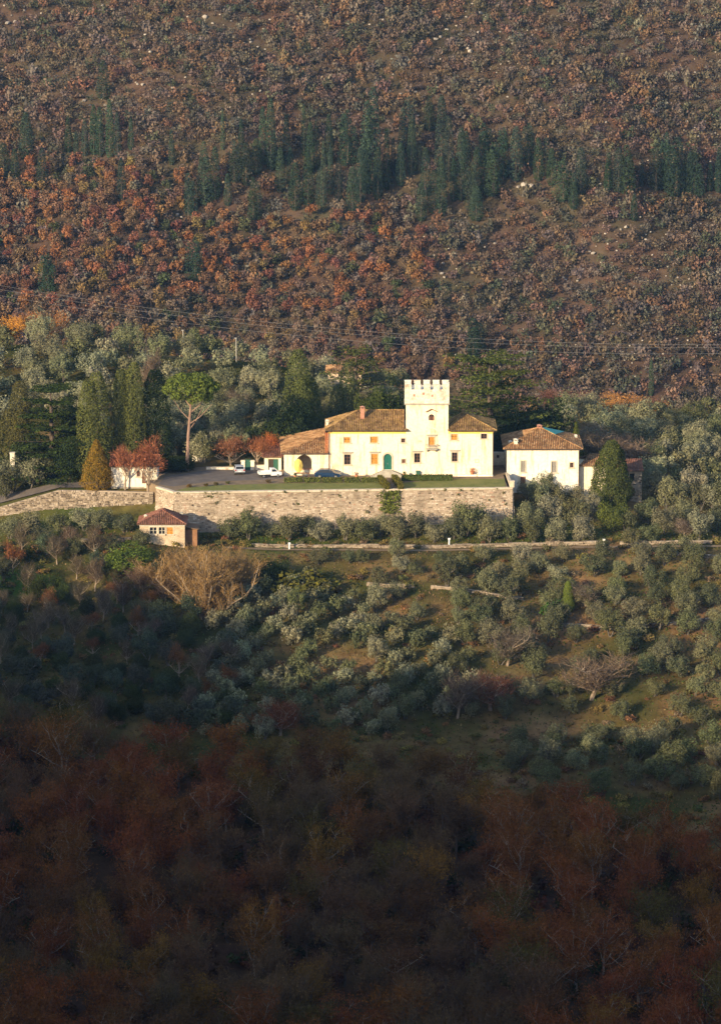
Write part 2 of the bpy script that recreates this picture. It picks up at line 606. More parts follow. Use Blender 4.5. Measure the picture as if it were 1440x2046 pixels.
# ------------------------------------------------------------------ the terrace before the villa
WL, WR = Vector((-30.4, 587.6, 0)), Vector((25.0, 591.3, 0))      # front corners of the great wall
WLL = Vector((-33.6, 592.3, 0))                                    # its short return on the left
terr = [WLL, WL, WR, Vector((24.6, 603.0, 0)), Vector((24.0, 616, 0)), Vector((-6, 618, 0)), Vector((-14, 612, 0)), Vector((-27, 610, 0)), Vector((-35.5, 610, 0)), Vector((-35.5, 597, 0))]


def slab(name, pts, z0, z1, mat):
    m = MB()
    n = len(pts)
    m.poly([(p[0], p[1], z1) for p in pts])
    for i in range(n):
        a, b = pts[i], pts[(i + 1) % n]
        m.poly([(a[0], a[1], z0), (b[0], b[1], z0), (b[0], b[1], z1), (a[0], a[1], z1)])
    return tag(m.build(name, mat), kind='structure')


inset = [WLL + Vector((.5, .3, 0)), WL + Vector((.3, .55, 0)), WR + Vector((-.5, .45, 0))] + terr[3:]
slab('terrace', inset, -7.0, 0.0, 'gravel')


def sheet(name, pts, z, mat, kind='structure', th=0.03):
    m = MB()
    m.poly([(p[0], p[1], z) for p in pts])
    n = len(pts)
    for i in range(n):
        a, b = pts[i], pts[(i + 1) % n]
        m.poly([(a[0], a[1], z - th), (b[0], b[1], z - th), (b[0], b[1], z), (a[0], a[1], z)])
    return tag(m.build(name, mat), kind=kind)


# asphalt yard, and the lawn strip along the wall
yard = [at(345, 972, 592.5), at(420, 962, 595.5), at(560, 957, 597.8), at(640, 954.5, 599.3), at(660, 951, 601), at(566, 948, 603), at(545, 939, 606), at(410, 940, 607), at(330, 952, 603), at(316, 968, 597)]
for p in yard:
    s = HC / (HC - p.z)
    p.x, p.y, p.z = p.x * s, p.y * s, 0
sheet('yard', yard, 0.008, 'asphalt', th=0.006)


def t0(px, py):
    """terrace point under a pixel"""
    d = ray(px, py)
    t = -HC / d.z
    return Vector((d.x * t, d.y * t, 0))


lawn_l = [t0(352, 981.5), t0(765, 977), t0(765, 964), t0(570, 966), t0(440, 970), t0(370, 975)]
lawn_r = [t0(806, 976.5), t0(1010, 973.5), t0(1008, 957), t0(905, 957), t0(806, 965)]
sheet('lawn', lawn_l, 0.05, 'lawn', th=0.049)
sheet('lawn', lawn_r, 0.05, 'lawn', th=0.049)
# steps' garden path between the two lawns, down from the front door
path = [t0(768, 977), t0(803, 976.7), t0(800, 956), t0(750, 956)]
sheet('path', path, 0.012, 'gravel', th=0.01)

# road running down to the left behind its stone wall, and the path across the slope
def ribbon(name, pts, width, mat, lift=0.05):
    m = MB()
    L, Rr = [], []
    for i, p in enumerate(pts):
        d = (Vector(pts[min(i + 1, len(pts) - 1)]) - Vector(pts[max(i - 1, 0)]))
        nrm = Vector((-d.y, d.x, 0)).normalized() * width / 2
        for lst, s in ((L, 1), (Rr, -1)):
            q = Vector(p) + nrm * s
            lst.append((q.x, q.y, hz(q.x, q.y) + lift))
    for i in range(len(pts) - 1):
        m.poly([Rr[i], Rr[i + 1], L[i + 1], L[i]])
    return tag(m.build(name, mat), kind='structure')


rp = [(-110 + i * 2.0, 600.3 + 0.6 * math.sin(i * .12), 0) for i in range(38)]
ribbon('road', rp, 3.2, 'asphalt', 0.22)
pp = [(-22 + i * 2.0, 580.2 + 0.3 * math.sin(i * .3), 0) for i in range(58)]
ribbon('footpath', pp, 1.1, 'gravel', 0.06)


# ------------------------------------------------------------------ stone walls
def stones_face(m, A, B, ztop, zbot, n_out, size=(.55, .34), proud=.10, batter=0.0, rng=R, jit=.05, skip=0.0):
    """courses of uneven stones standing proud of the face A-B; ztop, zbot are functions of 0..1 along it"""
    A, B = Vector(A), Vector(B)
    L = (B - A).length
    t = (B - A) / L
    n_out = Vector(n_out).normalized()
    zmin = min(zbot(0), zbot(.5), zbot(1))
    zmax = max(ztop(0), ztop(.5), ztop(1))
    z = zmin
    while z < zmax:
        h = size[1] * rng.uniform(.75, 1.3)
        u = -rng.uniform(0, size[0])
        while u < L:
            wdt = size[0] * rng.uniform(.55, 1.6)
            a, b = max(u, 0), min(u + wdt, L)
            u += wdt
            if b - a < .12:
                continue
            f = (a + b) / 2 / L
            zb, zt = zbot(f), ztop(f)
            if z + h * .4 < zb or z + h > zt + .02 or (skip and rng.random() < skip):
                continue
            g = .025
            zz0, zz1 = z + g, z + h - g
            out = proud * rng.uniform(.25, 1.35)
            def P(s, zz, o):
                q = A + t * s + n_out * (o + batter * (zt - zz))
                return (q.x, q.y, zz)
            j = lambda: rng.uniform(-jit, jit)
            back = [P(a, zz0, -.05), P(b, zz0, -.05), P(b, zz1, -.05), P(a, zz1, -.05)]
            front = [P(a + g + abs(j()), zz0 + abs(j()), out + j() * .6), P(b - g - abs(j()), zz0 + abs(j()), out + j() * .6),
                     P(b - g - abs(j()), zz1 - abs(j()), out + j() * .6), P(a + g + abs(j()), zz1 - abs(j()), out + j() * .6)]
            bb = len(m.v)
            m.v += back + front
            for q in ((4, 5, 6, 7), (0, 1, 5, 4), (1, 2, 6, 5), (2, 3, 7, 6), (3, 0, 4, 7)):
                m.f.append(tuple(bb + i for i in q))
        z += h
    return m


def core(m, A, B, ztop, zbot, n_out, thick, batter=0.0, seg=1):
    A, B = Vector(A), Vector(B)
    n_out = Vector(n_out).normalized()
    for i in range(seg):
        f0, f1 = i / seg, (i + 1) / seg
        a, b = A.lerp(B, f0), A.lerp(B, f1)
        def q(p, z, o):
            v = p + n_out * o
            return (v.x, v.y, z)
        z0a, z0b, z1a, z1b = zbot(f0), zbot(f1), ztop(f0), ztop(f1)
        m.hexa([q(a, z0a, batter * (z1a - z0a)), q(b, z0b, batter * (z1b - z0b)), q(b, z0b, -thick), q(a, z0a, -thick)],
               [q(a, z1a, 0), q(b, z1b, 0), q(b, z1b, -thick), q(a, z1a, -thick)])
    return m


gw = thing('retaining_wall', 'long high pale stone retaining wall holding up the terrace in front of the villa', 'wall', (0, 0, 0))
dl = (WR - WL).normalized()
nf = Vector((dl.y, -dl.x, 0))
dl2 = (WL - WLL).normalized()
nf2 = Vector((dl2.y, -dl2.x, 0))
zt = lambda f: 0.0
zb_ = lambda f: -7.2
c = MB()
core(c, WL, WR, zt, zb_, nf, .9, .07, 1)
c.build('wall_core', 'mortar', gw)
c = MB()
core(c, WLL, WL - dl2 * .02, zt, lambda f: -5.8, nf2, .9, .07, 1)
c.build('wall_core', 'mortar', gw)
s = MB()
stones_face(s, WL, WR, lambda f: -.22, lambda f: -7.0, nf, (.44, .25), .07, .07)
stones_face(s, WLL, WL, lambda f: -.22, lambda f: -5.5, nf2, (.42, .25), .07, .07)
# right end of the wall, turning back along the terrace
RB = Vector((24.7, 602.8, 0))
dr = (RB - WR).normalized()
nr = Vector((dr.y, -dr.x, 0))
stones_face(s, WR, RB, lambda f: -.22, lambda f: -7.0, nr, (.62, .36), .11, .05)
tag(s.build('wall_stones', 'wall_stone', gw), kind='stuff')
c = MB()
core(c, WR + dr * .02, RB, lambda f: 0.0, lambda f: -7.0, nr, .8, .05, 1)
c.build('wall_core', 'mortar', gw)
# coping: flat slabs laid end to end
for (A, B, nn) in ((WL, WR, nf), (WLL, WL, nf2)):
    L = (B - A).length
    t = (B - A) / L
    u = 0.0
    while u < L - .05:
        l_ = min(R.uniform(.9, 1.5), L - u)
        m = MB()
        a, b = A + t * (u + .012), A + t * (u + l_ - .012)
        o0, o1 = .16 + R.uniform(-.03, .03), -.62
        z0, z1 = -.20, .06 + R.uniform(-.015, .015)
        m.hexa([tuple(a + nn * o0 + Vector((0, 0, z0))), tuple(b + nn * o0 + Vector((0, 0, z0))), tuple(b + nn * o1 + Vector((0, 0, z0))), tuple(a + nn * o1 + Vector((0, 0, z0)))],
               [tuple(a + nn * o0 + Vector((0, 0, z1))), tuple(b + nn * o0 + Vector((0, 0, z1))), tuple(b + nn * o1 + Vector((0, 0, z1))), tuple(a + nn * o1 + Vector((0, 0, z1)))])
        m.build('coping_slab', 'stone_trim', gw)
        u += l_
# weep holes in two uneven rows: dark blocks coloured as the shade inside
for k in range(13):
    f = (k + .5) / 13 + R.uniform(-.02, .02)
    z_ = -2.2 - (k % 2) * 1.5 + R.uniform(-.3, .3)
    p = WL.lerp(WR, f) + nf * (.07 * -z_ + .02)
    MB().box(p.x - .11, p.x + .11, p.y - .10, p.y + .02, z_, z_ + .26).build('weep_hole_shade', 'inside_shade', gw)
# weeds rooted in the joints and hanging over the coping
gq = np.random.default_rng(5)
WP, WN = [], []
for k in range(46):
    f, z_ = gq.uniform(0.01, .99), (-.05 if k < 22 else -gq.uniform(.4, 4.5))
    c_ = np.array(tuple(WL.lerp(WR, f) + nf * (.12 - .07 * z_)))
    r_ = gq.uniform(.15, .5)
    for q in range(int(14 + 50 * r_)):
        d_ = gq.normal(size=3) * r_ * .5
        WP.append(c_ + np.array([dl.x * d_[0], dl.y * d_[0] - abs(d_[1]) * .3, d_[2] * .7 + z_ - r_ * .2]))
        WN.append(tuple(nf))
WEEDS = (np.array(WP), np.array(WN))
# parapet on the right edge with an end pier
m = MB()
core(m, WR + dr * .9, RB, lambda f: 0.35, lambda f: 0.0, nr, .45)
m.build('parapet', 'stone_trim', gw)
m = MB()
p = WR + dr * .45
m.box(p.x - .5, p.x + .25, p.y - .4, p.y + .42, 0.065, 1.0)
m.box(p.x - .58, p.x + .33, p.y - .48, p.y + .5, 1.003, 1.13)
m.build('pier', 'stone_trim', gw)

# stone wall along the road on the left
lw = thing('road_wall', 'rough stone retaining wall running down to the left edge below the road', 'wall')
LWP = [Vector((-110, 595.8, 0)), Vector((-60, 596, 0)), Vector((-50, 595.9, 0)), Vector((-43.5, 595.2, 0)), Vector((-34.2, 593.9, 0))]
LT = [-4.9, -4.3, -1.35, -1.25, -1.3]
LB = [-8.0, -7.4, -6.2, -5.6, -4.4]
s = MB()
for i in range(4):
    c = MB()
    A, B = LWP[i], LWP[i + 1]
    d_ = (B - A).normalized()
    nn = Vector((d_.y, -d_.x, 0))
    ft = lambda f, i=i: LT[i] + (LT[i + 1] - LT[i]) * f
    fb = lambda f, i=i: LB[i] + (LB[i + 1] - LB[i]) * f
    core(c, A, B, ft, fb, nn, .6, .12)
    stones_face(s, A, B, lambda f: ft(f) + .1, fb, nn, (.5, .3), .13, .12, jit=.08)
    c.build('wall_core', 'mortar', lw)
tag(s.build('wall_stones', 'dry_stone', lw), kind='stuff')

# low dry-stone wall above the footpath
def low_wall(name, label, pts, hgt, brk=0.06):
    t_ = thing(name, label, 'wall')
    s = MB()
    for A, B in zip(pts[:-1], pts[1:]):
        c = MB()
        A, B = Vector(A), Vector(B)
        if R.random() < brk:
            continue
        d_ = (B - A).normalized()
        nn = Vector((d_.y, -d_.x, 0))
        za, zb2 = hz(A.x, A.y), hz(B.x, B.y)
        h_ = hgt * R.uniform(.75, 1.15)
        ft = lambda f: za + (zb2 - za) * f + h_
        fb = lambda f: za + (zb2 - za) * f - .5
        core(c, A, B, ft, fb, nn, .5)
        stones_face(s, A, B, lambda f: ft(f) + .12, fb, nn, (.42, .24), .12, 0, jit=.06)
        c.build('wall_core', 'mortar', t_)
    tag(s.build('wall_stones', 'dry_stone', t_), kind='stuff')
    return t_


low_wall('dry_stone_wall', 'low pale dry stone wall along the upper side of the footpath', [(-18 + 3 * i, 581.6 + .25 * math.sin(i * .5), 0) for i in range(28)], .58)
def slope_wall(label, q):
    pts = []
    g = [hit(*p) for p in q]
    for a, b in zip(g[:-1], g[1:]):
        k = max(1, int((b - a).length / 2.5))
        pts += [a.lerp(b, i / k) for i in range(k)]
    low_wall('dry_stone_wall', label, pts + [g[-1]], .5, .3)
slope_wall('broken dry stone terrace wall beside the red-brown scrub in mid slope', [(700, 1168), (860, 1176), (1010, 1196), (1150, 1204)])
slope_wall('broken dry stone terrace wall among the slope olives near the right edge', [(1120, 1252), (1250, 1262), (1440, 1240)])
slope_wall('low stone edging under the tile-roofed hut on the left', [(120, 1082), (200, 1086), (262, 1082)])
slope_wall('short stretch of pale stone wall lit at the right end of the footpath', [(1330, 1108), (1440, 1118)])
# ------------------------------------------------------------------ villa
FY = 602.0


def fx(px, Y=FY, py=905):
    return at(px, py, Y).x


def fz(py, Y=FY):
    return at(720, py, Y).z


def face(m, y, x0, x1, z0, z1, holes, depth=.28):
    """a wall face looking at the camera with openings; holes = (x0, x1, z0, z1, arched)"""
    xs = sorted({x0, x1, *[h[0] for h in holes], *[h[1] for h in holes]})
    zs = sorted({z0, z1, *[h[2] for h in holes], *[h[3] for h in holes]})
    for a, b in zip(xs[:-1], xs[1:]):
        for c, d in zip(zs[:-1], zs[1:]):
            mx, mz = (a + b) / 2, (c + d) / 2
            if any(h[0] < mx < h[1] and h[2] < mz < h[3] for h in holes):
                continue
            m.poly([(a, y, c), (b, y, c), (b, y, d), (a, y, d)])
    for h in holes:
        a, b, c, d = h[:4]
        arched = len(h) > 4 and h[4]
        yb = y + depth
        m.poly([(a, y, c), (a, yb, c), (b, yb, c), (b, y, c)])
        if not arched:
            m.poly([(a, y, c), (a, y, d), (a, yb, d), (a, yb, c)])
            m.poly([(b, yb, c), (b, yb, d), (b, y, d), (b, y, c)])
            m.poly([(a, y, d), (b, y, d), (b, yb, d), (a, yb, d)])
        else:
            r = (b - a) / 2
            zc = d - r
            xc = (a + b) / 2
            m.poly([(a, y, c), (a, y, zc), (a, yb, zc), (a, yb, c)])
            m.poly([(b, yb, c), (b, yb, zc), (b, y, zc), (b, y, c)])
            n = 14
            arc = [(xc - r * math.cos(math.pi * i / n), zc + r * math.sin(math.pi * i / n)) for i in range(n + 1)]
            for p, q in zip(arc[:-1], arc[1:]):
                m.poly([(p[0], y, p[1]), (q[0], y, q[1]), (q[0], y, d), (p[0], y, d)])
                m.poly([(p[0], y, p[1]), (p[0], yb, p[1]), (q[0], yb, q[1]), (q[0], y, q[1])])
    return m


def walls3(m, x0, x1, y0, y1, z0, z1):
    """the sides and back that go with a face at y0"""
    m.poly([(x0, y1, z0), (x0, y0, z0), (x0, y0, z1), (x0, y1, z1)])
    m.poly([(x1, y0, z0), (x1, y1, z0), (x1, y1, z1), (x1, y0, z1)])
    m.poly([(x1, y1, z0), (x0, y1, z0), (x0, y1, z1), (x1, y1, z1)])
    m.poly([(x0, y0, z1), (x1, y0, z1), (x1, y1, z1), (x0, y1, z1)])
    return m


def tiles_on(m, poly, sp=.30, tl=.42, rad=.10, rng=R):
    """rows of half-round clay tiles on a planar roof slope; poly[0]-poly[1] is the eave"""
    P = [Vector(p) for p in poly]
    e = (P[1] - P[0]).normalized()
    nrm = (P[1] - P[0]).cross(P[2] - P[0]).normalized()
    if nrm.z < 0:
        nrm = -nrm
    up = nrm.cross(e)
    if up.z < 0:
        up = -up
    uv = [((p - P[0]).dot(e), (p - P[0]).dot(up)) for p in P]
    umin, umax = min(q[0] for q in uv), max(q[0] for q in uv)
    u = umin + sp * .5
    while u < umax:
        vs = []
        for (a, b) in zip(uv, uv[1:] + uv[:1]):
            if (a[0] - u) * (b[0] - u) < 0:
                f = (u - a[0]) / (b[0] - a[0])
                vs.append(a[1] + f * (b[1] - a[1]))
        if len(vs) >= 2:
            lo, hi = min(vs), max(vs)
            v = lo - .04
            while v < hi - .1:
                v2 = min(v + tl * rng.uniform(.95, 1.1), hi)
                du = rng.uniform(-.015, .015)
                lift = rng.uniform(0, .02)
                A = []
                for (vv, r_, l_) in ((v, rad * 1.1, .035 + lift), (v2 + .03, rad * .9, .0 + lift)):
                    o = P[0] + e * (u + du) + up * vv + nrm * l_
                    A.append([o - e * r_, o - e * r_ * .55 + nrm * r_ * .8, o + e * r_ * .55 + nrm * r_ * .8, o + e * r_])
                b_ = len(m.v)
                m.v += [tuple(x) for x in A[0] + A[1]]
                for k in range(3):
                    m.f.append((b_ + k, b_ + k + 1, b_ + 5 + k, b_ + 4 + k))
                m.f.append((b_, b_ + 1, b_ + 2, b_ + 3))
                v = v2
        u += sp
    return m


def ridge_tiles(m, A, B, r=.14, l=.42):
    A, B = Vector(A), Vector(B)
    d = B - A
    n = max(1, int(d.length / l))
    for i in range(n):
        a, b = A + d * (i / n), A + d * ((i + .96) / n)
        m.tube([a + Vector((0, 0, .03)), b], [r * 1.1, r * .92], 6)
    return m


def roof(parent, slopes, mat_tiles, ridges, th=.14, name='roof', deck='roof_deck'):
    d = MB()
    t = MB()
    for s in slopes:
        P = [Vector(p) for p in s]
        d.poly(P)
        dn = [p - Vector((0, 0, th)) for p in P]
        d.poly(list(reversed(dn)))
        for i in range(len(P)):
            j = (i + 1) % len(P)
            d.poly([dn[i], dn[j], P[j], P[i]])
        tiles_on(t, s)
    for a, b in ridges:
        ridge_tiles(t, a, b)
    ro = d.build(name, deck, parent)
    tag(t.build('roof_tiles', mat_tiles, ro), kind='stuff')
    return ro


def window(parent, x0, x1, z0, z1, y, style, lintel=False, mull=1, depth=.2):
    """frame of stone round the opening, then panes with glazing bars, or closed shutters"""
    f = MB()
    s, pr = .16, .05
    yf, yb = y - pr, y + .04
    f.box(x0 - s, x0, yf, yb, z0, z1)
    f.box(x1, x1 + s, yf, yb, z0, z1)
    f.box(x0 - s, x1 + s, yf, yb, z1 + .002, z1 + s)
    f.box(x0 - s - .1, x1 + s + .1, yf - .10, yb, z0 - .17, z0 - .002)
    fr = f.build('window', 'stone_trim', parent)
    if lintel:
        l = MB()
        l.box(x0 - s - .22, x1 + s + .22, y - .24, y + .03, z1 + s + .16, z1 + s + .28)
        l.box(x0 - s - .12, x1 + s + .12, y - .14, y + .03, z1 + s + .04, z1 + s + .158)
        l.build('cornice', 'stone_grey', fr)
    yp = y + depth
    if style.startswith('shut'):
        col = {'shut': 'wood_orange', 'shutb': 'wood_brown', 'shutg': 'wood_grey'}[style]
        xm = (x0 + x1) / 2
        for a, b in ((x0 + .01, xm - .012), (xm + .012, x1 - .01)):
            q = MB()
            q.box(a, a + .07, yp - .12, yp - .06, z0, z1)
            q.box(b - .07, b, yp - .12, yp - .06, z0, z1)
            for zz in (z0, (z0 + z1) / 2 - .04, z1 - .08):
                q.box(a + .072, b - .072, yp - .118, yp - .062, zz, zz + .08)
            zz = z0 + .1
            while zz < z1 - .1:
                if abs(zz - (z0 + z1) / 2) > .08:
                    q.hexa([(a + .072, yp - .085, zz), (b - .072, yp - .085, zz), (b - .072, yp - .065, zz + .02), (a + .072, yp - .065, zz + .02)],
                           [(a + .072, yp - .115, zz + .06), (b - .072, yp - .115, zz + .06), (b - .072, yp - .095, zz + .08), (a + .072, yp - .095, zz + .08)])
                zz += .085
            q.build('shutter', col, fr)
    else:
        g = MB()
        g.box(x0, x1, yp, yp + .02, z0, z1)
        g.build('pane', 'glass', fr)
        b = MB()
        wv = .045
        b.box(x0, x0 + wv, yp - .05, yp - .004, z0, z1)
        b.box(x1 - wv, x1, yp - .05, yp - .004, z0, z1)
        b.box(x0 + wv, x1 - wv, yp - .05, yp - .004, z0, z0 + wv)
        b.box(x0 + wv, x1 - wv, yp - .05, yp - .004, z1 - wv, z1)
        xm = (x0 + x1) / 2
        b.box(xm - .04, xm + .04, yp - .055, yp - .002, z0 + wv, z1 - wv)
        n = 3 if z1 - z0 > 1.2 else 2
        for i in range(1, n):
            zz = z0 + (z1 - z0) * i / n
            b.box(x0 + wv, xm - .041, yp - .05, yp - .004, zz - .02, zz + .02)
            b.box(xm + .041, x1 - wv, yp - .05, yp - .004, zz - .02, zz + .02)
        b.build('sash', 'wood_brown' if style == 'glassb' else 'frame_white', fr)
    return fr


villa = thing('villa', 'cream villa with a battlemented square tower, mossy tiled roofs and a green arched door', 'villa', (0, 0, 0))
XL, XT0, XT1, XR = fx(656), fx(811), fx(895), fx(985)
ZE = fz(859)                       # eaves of the main range
DB = 9.2                           # depth of the main range
wins_l = [  # px0, px1, ptop, pbot, style, lintel
    (687, 699, 873.5, 884.5, 'shut', False), (740, 753.5, 872.5, 884.5, 'shut', False), (687.5, 700, 908, 928, 'glassb', True),
    (741.5, 754.5, 907, 927, 'shut', True), (801.5, 809, 876, 884, 'glassb', False), (802.5, 809.5, 917.5, 925, 'shutb', False)]
wins_t = [(827.5, 839, 905.5, 924, 'glassb', True), (856, 867.5, 873, 891, 'shut', True)]
wins_r = [(901, 913, 867.5, 879, 'shut', False), (960.5, 972, 866.5, 876.5, 'glassb', False), (902.5, 913.5, 904, 922, 'glassb', True)]


def wrect(w_):
    return (fx(w_[0]), fx(w_[1]), fz(w_[3]), fz(w_[2]))


door = (fx(766.3), fx(782.2), fz(938.5), fz(906.5), True)
tw_arch = (fx(856), fx(867), fz(840), fz(827.5), True)
ZT = fz(778)                       # crenel bottoms
ZS = fz(808)                       # string course
m = MB()
face(m, FY, XL, XT0, 0.0, ZE, [wrect(q) for q in wins_l] + [door])
walls3(m, XL, XT0, FY, FY + DB, 0.0, ZE)
m.build('wall', 'plaster', villa)
m = MB()
face(m, FY, XT1, XR, 0.0, ZE, [wrect(q) for q in wins_r])
walls3(m, XT1, XR, FY, FY + DB, 0.0, ZE)
m.build('wall', 'plaster', villa)
m = MB()
TD = 4.4
face(m, FY - .02, XT0 - .004, XT1 + .004, 0.0, ZS, [wrect(q) for q in wins_t] + [tw_arch], .3)
walls3(m, XT0 - .004, XT1 + .004, FY - .02, FY + TD, 0.0, ZS)
m.build('tower_wall', 'plaster', villa)
O = .14
m = MB()
tx0, tx1, ty0, ty1 = XT0 - .22, XT1 + O, FY - .02 - O, FY + TD + O
m.box(tx0, tx1, ty0, ty1, ZS + .22, ZT)
m.build('tower_top', 'plaster_old', villa)
m = MB()
m.box(tx0 - .1, tx1 + .1, ty0 - .1, ty1 + .1, ZS + .002, ZS + .12)
m.box(tx0 - .05, tx1 + .05, ty0 - .05, ty1 + .05, ZS + .122, ZS + .218)
m.build('string_course', 'stone_grey', villa)
# merlons: five to a side
mz0, mz1 = ZT + .002, fz(767.5)
wT = tx1 - tx0
mw, gp = 1.08, (wT - 5 * 1.08) / 4
mer = None
def merlon(x0, x1, y0, y1):
    q = MB()
    q.box(x0, x1, y0, y1, mz0, mz1 - .1)
    q.box(x0 - .04, x1 + .04, y0 - .04, y1 + .04, mz1 - .098, mz1)
    return q.build('merlon', 'plaster_old', villa)
for i in range(5):
    x0 = tx0 + i * (mw + gp)
    merlon(x0, x0 + mw, ty0, ty0 + .42)
    merlon(x0, x0 + mw, ty1 - .42, ty1)
wS = ty1 - ty0
gs = (wS - 5 * 1.08) / 4
for i in (1,):
    y0 = (ty0 + ty1 - mw) / 2
    merlon(tx0, tx0 + .42, y0, y0 + mw)
    merlon(tx1 - .42, tx1, y0, y0 + mw)
# low wall that the merlons stand on is the tower top; weathered holes in its face
for (a, b) in ((827, 789), (863, 790), (845, 786)):
    q = MB()
    X, Z = fx(a), fz(b)
    q.box(X - .16, X + .16, ty0 - .02, ty0 + .002, Z - .22, Z + .18)
    q.build('putlog_hole', 'brick', villa)

for q in wins_l + wins_r:
    window(villa, *wrect(q), FY, q[4], q[5])
for q in wins_t:
    window(villa, *wrect(q), FY - .02, q[4], q[5], depth=.22)
# arched tower window with a small pitched hood
x0, x1, z0, z1 = tw_arch[:4]
r = (x1 - x0) / 2
g = MB()
g.box(x0, x1, FY + .20, FY + .22, z0, z1)
tw = g.build('window', 'glass', villa)
g = MB()
xm = (x0 + x1) / 2
for a, b in ((x0 + .02, xm - .14), (xm + .14, x1 - .02)):
    g.box(a, b, FY + .12, FY + .16, z0, z1 - r * .9)
g.box(xm - .06, xm + .06, FY + .14, FY + .18, z0, z1)
g.build('shutter', 'wood_brown', tw)
hd = MB()
hz_ = z1 + .55
for s in (-1, 1):
    a, b = Vector((xm, FY, hz_ + .42)), Vector((xm + s * .98, FY, hz_ - .05))
    hd.hexa([(a.x, FY - .32, a.z - .09), (b.x, FY - .32, b.z - .09), (b.x, FY - .022, b.z - .09), (a.x, FY - .022, a.z - .09)],
            [(a.x, FY - .32, a.z), (b.x, FY - .32, b.z), (b.x, FY - .022, b.z), (a.x, FY - .022, a.z)])
hd.build('hood', 'tile_brown', villa)
# balcony under the tower's great window
bx0, bx1, bz = fx(851), fx(873), fz(897)
b = MB()
b.box(bx0, bx1, FY - .75, FY - .022, bz, bz + .16)
for s in (bx0 + .12, bx1 - .3):
    b.hexa([(s, FY - .12, bz - .45), (s + .18, FY - .12, bz - .45), (s + .18, FY - .022, bz - .45), (s, FY - .022, bz - .45)],
           [(s, FY - .6, bz - .002), (s + .18, FY - .6, bz - .002), (s + .18, FY - .022, bz - .002), (s, FY - .022, bz - .002)])
bal = b.build('balcony', 'stone_grey', villa)
b = MB()
b.box(bx0 + .02, bx1 - .02, FY - .73, FY - .67, bz + .76, bz + .84)
for xx in (bx0 + .02, bx1 - .08):
    b.box(xx, xx + .06, FY - .665, FY - .03, bz + .76, bz + .84)
k = 10
for i in range(k + 1):
    xx = bx0 + .05 + (bx1 - bx0 - .1) * i / k
    b.tube([(xx, FY - .70, bz + .16), (xx, FY - .70, bz + .76)], .022, 5)
b.build('railing', 'stone_grey', bal)
# faint blind arch above it, plaque and niche
ba = MB()
xc, zc, rr = (bx0 + bx1) / 2, fz(868), 1.05
for i in range(12):
    a0, a1 = math.pi * i / 12, math.pi * (i + 1) / 12
    P = lambda a, r_, y: (xc + r_ * math.cos(a), y, zc + r_ * math.sin(a))
    ba.hexa([P(a0, rr, FY - .055), P(a1, rr, FY - .055), P(a1, rr, FY - .022), P(a0, rr, FY - .022)],
            [P(a0, rr + .16, FY - .055), P(a1, rr + .16, FY - .055), P(a1, rr + .16, FY - .022), P(a0, rr + .16, FY - .022)])
ba.build('relieving_arch', 'plaster_old', villa)
q = MB()
q.box(fx(833.5), fx(842), FY - .09, FY - .022, fz(883), fz(879.3))
q.build('plaque', 'stone_trim', villa)
q = MB()
x0, x1, z0, z1 = fx(948.5), fx(956.5), fz(924.5), fz(916.5)
for a in ((x0, x0 + .12, z0, z1), (x1 - .12, x1, z0, z1), (x0 + .12, x1 - .12, z0, z0 + .12), (x0 + .12, x1 - .12, z1 - .12, z1)):
    q.box(a[0], a[1], FY - .06, FY - .002, a[2], a[3])
q.build('blind_window', 'stone_trim', villa)
# front door
x0, x1, z0, z1 = door[:4]
r = (x1 - x0) / 2
xc, zc = (x0 + x1) / 2, z1 - r
d = MB()
ins = [(xc - (r - .01) * math.cos(math.pi * i / 12), zc + (r - .01) * math.sin(math.pi * i / 12)) for i in range(13)]
for sgn, nm in ((-1, 'door'), (1, 'door')):
    q = MB()
    pts = [(x, z) for x, z in ins if (x - xc) * sgn >= -1e-6]
    side = [(xc + sgn * .012, z0)] + ([(xc - r + .01, z0)] if sgn < 0 else [(x1 - .01, z0)])
    pol = side + (pts if sgn < 0 else list(reversed(pts)))
    pol = [(x if abs(x - xc) > .02 else xc + sgn * .012, z) for x, z in pol]
    fr_, bk = [(x, FY + .16, z) for x, z in pol], [(x, FY + .22, z) for x, z in pol]
    q.poly(fr_ if sgn > 0 else fr_)
    q.poly(list(reversed(bk)))
    for i in range(len(pol)):
        j = (i + 1) % len(pol)
        q.poly([fr_[i], bk[i], bk[j], fr_[j]])
    xa, xb = (xc + .1, x1 - .12) if sgn > 0 else (x0 + .12, xc - .1)
    for za, zb in ((z0 + .15, z0 + .8), (z0 + .95, zc - .05)):
        q.box(xa, xb, FY + .13, FY + .158, za, zb)
    dd = q.build('door', 'green_door', villa)
    h = MB()
    h.tube([(xc + sgn * .07, FY + .12, z0 + .95), (xc + sgn * .07, FY + .12, z0 + 1.15)], .025, 6)
    h.build('handle', 'rim', dd)
a = MB()
for s in (x0 - .26, x1 + .0):
    a.box(s, s + .26, FY - .08, FY + .05, 0.9 if False else z0 - .05, zc)
nv = 11
for i in range(nv):
    a0, a1 = math.pi * i / nv + .015, math.pi * (i + 1) / nv - .015
    P = lambda an, r_, y: (xc + r_ * math.cos(an), y, zc + r_ * math.sin(an))
    pr = -.08 - (.05 if i == nv // 2 else 0)
    a.hexa([P(a0, r, FY + pr), P(a1, r, FY + pr), P(a1, r, FY + .04), P(a0, r, FY + .04)],
           [P(a0, r + .30, FY + pr), P(a1, r + .30, FY + pr), P(a1, r + .30, FY + .04), P(a0, r + .30, FY + .04)])
a.build('door_surround', 'stone_trim', villa)
